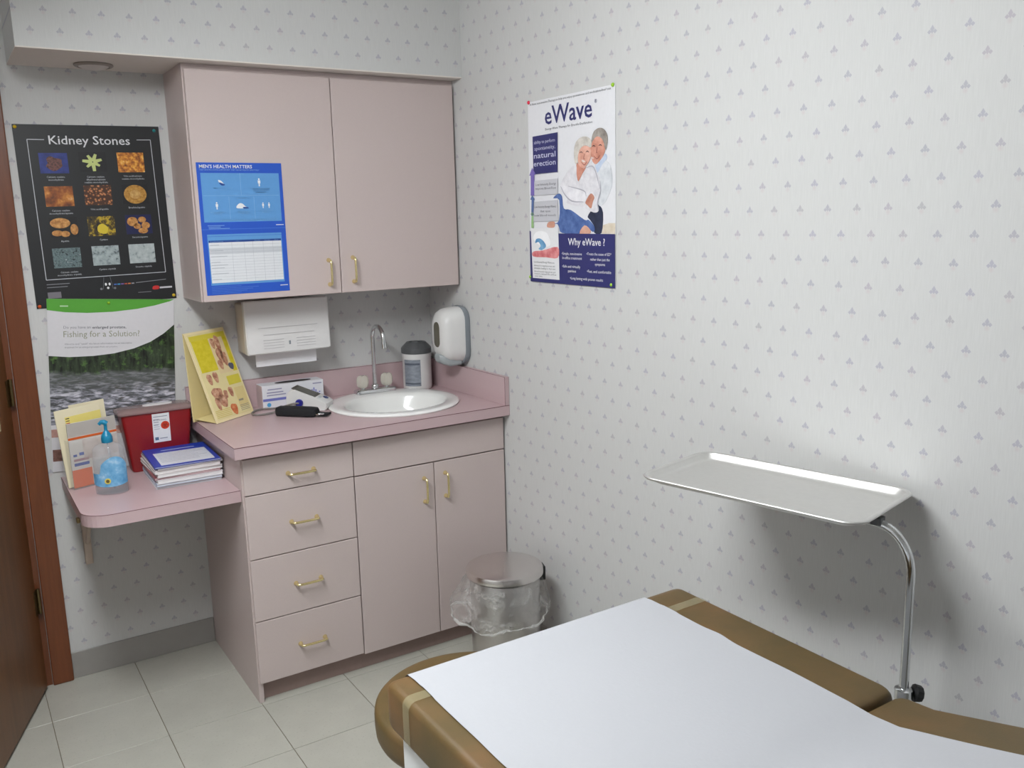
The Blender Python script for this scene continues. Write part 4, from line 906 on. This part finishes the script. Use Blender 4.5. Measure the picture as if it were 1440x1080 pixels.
def wrap_ov(a0, a1, z0f, z1f, r, n=18):
    bm = bmesh.new(); lo, hi, lo2, hi2 = [], [], [], []
    for k in range(n+1):
        a = a0+(a1-a0)*k/n; f = k/n
        for lst, z, e in ((lo, z0f(f), 0), (hi, z1f(f), 0), (hi2, z1f(f), .0005), (lo2, z0f(f), .0005)): lst.append(((.050+r+e)*math.cos(a), (.032+r+e)*math.sin(a), z))
    loft(bm, [lo, hi, hi2, lo2, lo], close=False); bmesh.ops.remove_doubles(bm, verts=bm.verts, dist=1e-7); return bm
I_SLB = photo('sanitizer label print', [(.3, S(70, 140, 190)), (.55, S(120, 176, 214)), (.75, S(190, 216, 234))], 30)
lbs = obj('label', wrap_ov(-PI*.93, -PI*.07, lambda f: .036-.008*math.sin(PI*f), lambda f: .072+.055*max(0, math.sin(PI*(f-.15))) if f > .3 else .072, .0006), I_SLB, hs, True)
bm = bmesh.new(); lathe(bm, [(.0095, 0), (.0095, .0012), (0, .0013)], 20)
for v in bm.verts: v.co = Vector((v.co.x-.006, -.0328-v.co.z, v.co.y+.048))
obj('label_emblem', bm, pm('yellow emblem', srgb(214, 196, 90), .5), lbs)
bm = bmesh.new(); lathe(bm, [(.0055, .0010), (.0055, .0020), (0, .0021)], 16)
for v in bm.verts: v.co = Vector((v.co.x-.006, -.0328-v.co.z, v.co.y+.048))
obj('label_emblem', bm, pm('brown emblem centre', srgb(96, 80, 40), .5), lbs)
M_TEAL = pm('teal pump plastic', srgb(22, 128, 166), .3, var=.05)
bm = bmesh.new(); lathe(bm, [(.0165, .170), (.0175, .173), (.0175, .186), (.015, .194), (.0085, .205), (.006, .209)], 24); obj('collar', bm, M_TEAL, hs, True)
bm = bmesh.new(); tube(bm, [(0, 0, .205), (0, 0, .232)], .0052, 12); tube(bm, spline([(.004, 0, .230), (-.004, 0, .236), (-.012, .0, .236), (-.019, 0, .230)], 4), [.0085]*5+[.0075]*4+[.0055]*4, 12); obj('pump_head', bm, M_TEAL, hs, True)
bm = bmesh.new(); tube(bm, [(0, 0, .17), (.004, 0, .09), (.008, 0, .012)], .0028, 8); obj('dip_tube', bm, film('dip tube plastic', srgb(220, 224, 230), .4), hs, True)

# ------------------------------------------------------------------ stack of magazines and leaflets
cols = [((206, 208, 214), 'grey white leaflet at the very bottom of the shelf stack'), ((176, 190, 212), 'pale blue brochure second from the bottom of the stack'), ((222, 222, 226), 'thick white brochure low in the stack, above the pale blue one'), ((150, 84, 92), 'maroon-edged brochure in the middle of the stack'),
        ((226, 224, 224), 'white brochure lying directly on the maroon-edged one'), ((214, 206, 206), 'off-white brochure third from the top of the stack'), ((150, 146, 150), 'grey-edged brochure just under the blue topmost one'), ((40, 66, 172), 'royal blue brochure with white panel on top of the stack')]
z = ST; ths = [.010, .009, .013, .007, .012, .012, .006, .006]
for k, ((c, labl), h_) in enumerate(zip(cols, ths)):
    r_ = random.Random(40+k)
    t = thing('brochure', labl, 'brochure', (-1.119+r_.uniform(-.004, .004)+(0 if k < 7 else .002), -.243+r_.uniform(-.005, .005), z), r_.uniform(-.025, .025)+(-.035 if k == 7 else 0), 'brochures stacked on the pink shelf')
    obj('pages', box(-.104, .104, -.133, .133, .0008, h_-.0010), pm('page block %d' % k, srgb(*[min(236, int(q*.3+220*.7)) for q in c]), .7, var=.05, scale=6, stretch=(1, 1, 200)), t)
    b = box(-.1055, .1055, -.1345, .1345, h_-.0010, h_-.0002); bx(b, -.1055, .1055, -.1345, .1345, .0, .0008)
    obj('cover', b, pm('cover stock %d' % k, srgb(*c), .4, var=.04), t)
    if k == 7:
        obj('white_panel', box(-.082, .090, -.122, .052, h_-.0002, h_+.0002), pm('white panel print', srgb(214, 216, 224), .45, var=.03), t)
        for j in range(7): obj('text_line', box(-.074, .060+.02*math.sin(j*2), .036-j*.020, .040-j*.020, h_+.0002, h_+.0005), INK('panel grey', 170, 174, 188), t)
        text(t, 'UROLOGY', -.055, .085, .012, I_WHITE, width=.11, z=h_+.0004) if False else obj('text_line', box(-.050, .062, .082, .090, h_-.0002, h_+.0002), INK('panel pale', 170, 184, 220), t)
    z += h_ + .0002

# ------------------------------------------------------------------ note on the door
nt = thing('paper_note', 'small pale note taped to the open brown door', 'note')
nt.matrix_world = Matrix.Translation(Vector((-1.5955, -.030, 0))) @ Matrix.Rotation(PI+th, 4, 'Z')
obj('sheet', box(.130, .215, .0006, .0012, .970, 1.060), pm('pale yellow paper', srgb(206, 200, 160), .7, var=.03), nt)
# ------------------------------------------------------------------ waste bin and its bag
TX, TY = -.215, -.893
tb = thing('waste_bin', 'round steel step-on waste bin beside the sink cabinet', 'bin', (TX, TY, 0))
bm = bmesh.new(); lathe(bm, [(.0, .012), (.118, .012), (.120, .016), (.122, .376), (.120, .380)], 48); obj('body', bm, M_STEEL, tb, True)
bm = bmesh.new(); lathe(bm, [(.118, 0), (.125, .002), (.126, .022), (.122, .026)], 48); obj('base_ring', bm, M_BLACK, tb, True)
bm = bmesh.new(); lathe(bm, [(.1310, .388), (.1345, .390), (.1345, .406), (.1315, .4125), (.120, .416), (.07, .4200), (0, .4215)], 64); obj('lid', bm, M_BINLID, tb, True)
hd = Vector((.84, -.30, 0)).normalized()
bm = bmesh.new(); bx(bm, .118, .142, -.022, .022, .352, .402, bev=.003); o = obj('hinge', bm, M_BLACK, tb); o.rotation_euler = (0, 0, math.atan2(hd.y, hd.x))
bm = bmesh.new(); bx(bm, -.165, -.118, -.03, .03, .008, .018, bev=.003); o = obj('pedal', bm, M_BLACK, tb); o.rotation_euler = (0, 0, .9)
bag = thing('bin_liner', 'crumpled clear plastic liner hanging out of the steel bin', 'bag', (TX, TY, 0))
bm = bmesh.new(); NA = 120; prof = [(.126, .386), (.131, .372), (.137, .352), (.142, .328), (.147, .302), (.151, .276), (.154, .250), (.156, .226), (.153, .206), (.146, .196)]
left = math.atan2(.55, -.84)
rings = []
for i, (r, z_) in enumerate(prof):
    ring = []; f = i/(len(prof)-1); z_ = .386-(.386-z_)*.72
    for k in range(NA):
        a = 2*PI*k/NA; da = math.atan2(math.sin(a-left), math.cos(a-left))
        flare = math.exp(-(da/.75)**2)*.042*f
        fold = noise.noise(Vector((math.cos(a)*3.2+z_*2.0, math.sin(a)*3.2, z_*5)))*.018*f + noise.noise(Vector((math.cos(a)*8, math.sin(a)*8, z_*16)))*.009*min(1, f*2) + noise.noise(Vector((math.cos(a-z_*4)*22, math.sin(a-z_*4)*22, z_*18)))*.007
        rr = max(.1255, r + flare + fold)
        zz_ = z_ + (noise.noise(Vector((math.cos(a)*1.6, math.sin(a)*1.6, 4.2)))*.035*f) + .006*math.sin(3*a)*f
        x, y = rr*math.cos(a), rr*math.sin(a)
        x = min(x, -.004-TX); ring.append((x, y, zz_))
    rings.append(ring)
loft(bm, rings, cap0=False, cap1=False)
t = NT('crumpled clear film'); v = t.coord('Object'); nz = t.noise(v, 11, 5, .6, 1.6); nz2 = t.noise(v, 45, 3, .6, 1.0)
f = t.math('MULTIPLY', t.math('SUBTRACT', nz, .42, clamp=True), 2.0, clamp=True)
t.link(t.math('ADD', t.math('MULTIPLY', f, .62), .10), t.b.inputs['Alpha'])
t.b.inputs['Base Color'].default_value = (.80, .79, .77, 1); t.b.inputs['Roughness'].default_value = .16; t.b.inputs['Specular IOR Level'].default_value = .8
t.bump(t.math('ADD', nz, t.math('MULTIPLY', nz2, .6)), 1.0, .035)
MATS['film bag'] = t.m
o = obj('film', bm, t.m, bag, 180)
bm = bmesh.new(); hem = [Vector(p)+Vector((0, 0, -.002)) for p in rings[-1]]
tube(bm, hem+[hem[0]], [.004+.002*math.sin(k*.35)+.0012*math.sin(k*.9) for k in range(len(hem)+1)], 6, cap=False)
obj('hem', bm, film('bunched clear film', (.78, .77, .75, 1), .42, .2), bag, 180)

# ------------------------------------------------------------------ round stool behind the table end
M_VIN = None
t = NT('brown vinyl upholstery'); v = t.coord('Object'); n1 = t.noise(v, 5, 4, .6, .4); n2 = t.noise(v, 380, 2)
c = t.ramp(n1, [(.28, srgb(82, 69, 36)), (.5, srgb(98, 77, 42)), (.72, srgb(114, 82, 46))])
t.link(c, t.b.inputs['Base Color']); t.b.inputs['Roughness'].default_value = .52; t.bump(t.math('ADD', n2, t.math('MULTIPLY', n1, .8)), .18, .001); M_VIN = t.m
st = thing('stool', 'round brown vinyl stool tucked behind the end of the exam table', 'stool', (-.848, -1.752, 0))
bm = bmesh.new(); lathe(bm, [(.0, .462), (.200, .462), (.211, .467), (.216, .478), (.2175, .495), (.2175, .522), (.2155, .532), (.2105, .5375), (.202, .5395), (.15, .5425), (.0, .546)], 64); obj('seat', bm, M_VIN, st, 80)
bm = bmesh.new(); lathe(bm, [(.012, .10), (.012, .46)], 16); lathe(bm, [(.026, .08), (.026, .28), (.022, .285)], 20); lathe(bm, [(.07, .455), (.08, .466)], 24); obj('column', bm, M_CHROME, st, True)
for k in range(5):
    a = 2*PI*k/5+.3; cx_, cy_ = math.cos(a), math.sin(a)
    bm = bmesh.new(); tube(bm, [(0, 0, .10), (.10*cx_, .10*cy_, .088), (.235*cx_, .235*cy_, .066)], [.02, .016, .012], 10); leg = obj('leg', bm, M_CHROME, st, True)
    bm = bmesh.new(); tube(bm, [(.235*cx_-.012*cy_, .235*cy_+.012*cx_, .0265), (.235*cx_+.012*cy_, .235*cy_-.012*cx_, .0265)], .026, 18); tube(bm, [(.235*cx_, .235*cy_, .03), (.235*cx_, .235*cy_, .068)], .006, 8); obj('caster', bm, M_BLACK, leg, True)

# ------------------------------------------------------------------ exam table
EX0, EX1, EYF, EYS = -1.170, -.467, -2.018, -2.552
ET = thing('exam_table', 'brown vinyl exam table with white base in the foreground', 'exam table', ((EX0+EX1)/2, (EYF-3.25)/2, 0))
ox, oy = (EX0+EX1)/2, (EYF-3.25)/2
def rrz(x0, x1, z0, z1, r, y, seg=4): return [(x, y, z) for x, z in rrect(x1-x0, z1-z0, r, seg, (x0+x1)/2, (z0+z1)/2)]
def cushion(name, y0, y1, hfun, thick):
    """padded section running along y, top height hfun(y), rounded on all edges"""
    bm = bmesh.new(); rings = []
    n = 14
    ys = [0, .004, .012, .022] + [.022+(abs(y1-y0)-.044)*k/n for k in range(1, n)] + [abs(y1-y0)-.022, abs(y1-y0)-.012, abs(y1-y0)-.004, abs(y1-y0)]
    ins = [.012, .006, .002, 0] + [0]*(n-1) + [0, .002, .006, .012]
    for d, i_ in zip(ys, ins):
        y = y0 - d; zt = hfun(y)
        rings.append([(x-ox, y-oy, z) for x, y, z in rrz(EX0+i_*.5, EX1-i_*.5, zt-thick+i_*.5, zt-i_*.8, .014, y)])
    loft(bm, rings); return obj(name, bm, M_VIN, ET, 60)
cushion('seat_cushion', EYF, EYS+.003, lambda y: .802 - .0*(y-EYF), .092)
def backh(y):
    d = max(0, (EYS-.004)-y)
    return .797 + .08*d + .20*max(0, d-.07)
cushion('back_cushion', EYS-.004, -3.25, backh, .092)
M_TWH = pm('white enamel', srgb(226, 226, 228), .35, var=.02)
b = box(-1.158-ox, -.482-ox, -2.052-oy, -3.20-oy, .07, .706, bev=.006); obj('base', b, M_TWH, ET)
b = box(-1.10-ox, -.52-ox, -2.10-oy, -3.16-oy, 0, .07); obj('plinth', b, M_DGREY, ET)
for k, (z0, z1) in enumerate(((.48, .68), (.28, .47))):
    f = obj('drawer', box(-1.115-ox, -.51-ox, -2.038-oy, -2.052-oy, z0, z1, bev=.004), M_TWH, ET)
    bm = bmesh.new(); tube(bm, [(-.06, -2.038-oy, (z0+z1)/2), (-.06, -2.022-oy, (z0+z1)/2), (.06, -2.022-oy, (z0+z1)/2), (.06, -2.038-oy, (z0+z1)/2)], .005, 8); obj('handle', bm, M_CHROME, f, True)
obj('step', box(-1.02-ox, -.60-ox, -2.030-oy, -2.052-oy, .10, .14, bev=.004), M_DGREY, ET)
# wedge frame below the raised back
bm = bmesh.new(); loft(bm, [[(x, -2.60-oy, .70), (x, -3.2-oy, .70), (x, -3.2-oy, backh(-3.2)-.09), (x, -2.60-oy, backh(-2.6)-.09)] for x in (-1.10-ox, -.52-ox)]); obj('back_frame', bm, M_DGREY, ET)
# clear strap round the end of the seat cushion that holds the paper down
bm = bmesh.new(); pr = rrect(EX1-EX0+.004, .096, .016, 6, (EX0+EX1)/2, .756)
loft(bm, [[(x-ox, -2.092-oy, z) for x, z in pr], [(x-ox, -2.116-oy, z) for x, z in pr]], cap0=False, cap1=False)
obj('paper_strap', bm, film('clear vinyl strap', srgb(206, 200, 160), .24, .15), ET, 60)

# ------------------------------------------------------------------ paper sheet over the table
ps = thing('exam_paper', 'white paper sheet rolled out over the brown exam table', 'paper', (-.8365, EYF, .80))
bm = bmesh.new(); path = [(.0035, -.26), (.0040, -.20), (.0040, -.10), (.0040, -.03), (.0035, -.010)]
ylist = [(EYF+a, .802+z) for a, z in path] + [(EYF-.002, .799), (EYF-.008, .8032)]
yy = EYF-.02
while yy > -3.22:
    zt = .802 if yy > EYS+.02 else (backh(yy) if yy < EYS-.03 else None)
    if zt is None:
        f = (EYS+.02-yy)/.05; zt = .802*(1-f)+backh(EYS-.03)*f
    lift = .0022 + (.0012 if -2.13 < yy < -2.08 else 0)
    ylist.append((yy, zt+lift)); yy -= .012
NX = 40; rows = []
for i, (y, z_) in enumerate(ylist):
    row = []
    wob = noise.noise(Vector((y*7, 1.7, 0)))*.004; wob2 = noise.noise(Vector((y*6, 9.1, 0)))*.005+ (.006*math.exp(-((y+2.24)/.03)**2))
    for k in range(NX+1):
        s = k/NX; x = (-1.130+wob)*(1-s)+(-.571+wob2)*s
        dz = 0 if i < 8 else max(0, noise.noise(Vector((x*5, y*5, 3)))*.0022) + (.001 if k in (0, NX) else 0)
        row.append((x+.8365, y-EYF, z_-.80+dz))
    rows.append(row)
loft(bm, rows, close=False)
o = obj('sheet', bm, pm('exam paper', srgb(178, 179, 184), .85, var=.012, scale=160, bump=.25), ps, 60)

# ------------------------------------------------------------------ instrument stand and tray
tc = Vector((-.2155, -2.068, 0)); td = math.atan2(-.5025, .114); TZ = 1.0
pl = Vector((-.146, -2.363, 0))
ms = thing('instrument_stand', 'chrome instrument stand with a curved post beside the right wall', 'stand', pl, td)
# local +x points away from the tray; the tray lies toward -x
bm = bmesh.new()
pts = [(0, 0, .30), (0, 0, .60), (0, 0, .86)] + [(-.075*(1-math.cos(a)), 0, .86+.098*math.sin(a)) for a in [PI/2*k/10 for k in range(1, 11)]] + [(-.14, 0, .962), (-.24, 0, .963)]
tube(bm, pts, .0095, 16); obj('post', bm, M_CHROME, ms, True)
bm = bmesh.new(); tube(bm, [(0, 0, .06), (0, 0, .60)], .0135, 16); obj('lower_tube', bm, M_CHROME, ms, True)
bm = bmesh.new(); lathe(bm, [(.0135, .583), (.0185, .586), (.0185, .608), (.0135, .611)], 18)
obj('collar', bm, M_CHROME, ms, True)
kd = Vector((math.cos(-td)*.84 - math.sin(-td)*-.54, math.sin(-td)*.84 + math.cos(-td)*-.54, 0)).normalized()
bm = bmesh.new(); tube(bm, [kd*.012+Vector((0, 0, .598)), kd*.022+Vector((0, 0, .598))], .004, 8); tube(bm, [kd*.020+Vector((0, 0, .598)), kd*.023+Vector((0, 0, .598)), kd*.036+Vector((0, 0, .595))], [.012, .019, .017], 10); obj('knob', bm, M_BLACK, ms, 30)
# support ring under the tray and the bracket at the post
bm = bmesh.new(); ring = [Vector((x-.3035, y, .9735)) for x, y in rrect(.44, .17, .04, 6)]
tube(bm, ring+[ring[0]], .0045, 8, cap=False); obj('support_frame', bm, M_CHROME, ms, True)
bm = bmesh.new(); bx(bm, -.085, -.062, -.012, .012, .955, .972, bev=.002); obj('bracket', bm, M_DGREY, ms)
bm = bmesh.new(); tube(bm, spline([(-.43, -.10, .045), (-.10, -.10, .05), (-.02, -.07, .055), (0, 0, .06), (-.02, .07, .055), (-.10, .10, .05), (-.43, .10, .045)], 6), .012, 12); obj('base', bm, M_CHROME, ms, True)
for cx_, cy_ in ((-.42, -.10), (-.42, .10), (-.05, -.088), (-.05, .088)):
    bm = bmesh.new(); tube(bm, [(cx_, cy_-.010, .0205), (cx_, cy_+.010, .0205)], .020, 16); tube(bm, [(cx_, cy_, .03), (cx_, cy_, .05)], .006, 8); obj('caster', bm, M_BLACK, ms, True)
ty_ = thing('instrument_tray', 'empty shallow stainless steel tray resting on the chrome stand', 'tray', (tc.x-.003, tc.y+.012, TZ), td)
LT, WT = .540, .296
def tr(w_, h_, r, z): return [(x, y, z) for x, y in rrect(w_, h_, max(r, .004), 8)]
prof = [(-.0085, .004)]                                   # (z, inset): rolled bead, curved wall, flat floor
prof += [(.0035*math.sin(a)-.0035, .0060-.0060*math.cos(a)) for a in [math.radians(q) for q in range(-70, 181, 25)]]
prof = [(z_, i_) for z_, i_ in prof] + [(-.0045, .0125), (-.0085, .0165), (-.0130, .0195), (-.0165, .0230), (-.0185, .0280), (-.0190, .0340)]
bm = bmesh.new(); loft(bm, [tr(LT-2*i_, WT-2*i_, .046-i_*.7, z_) for z_, i_ in prof], cap0=False, cap1=True)
loft(bm, [tr(LT-2*i_, WT-2*i_, .046-i_*.7, z_) for z_, i_ in ((-.0085, .004), (-.0090, .0140), (-.0150, .0200), (-.0205, .0300))], cap0=False, cap1=True)
obj('pan', bm, M_TRAY, ty_, 50)

flush_texts()
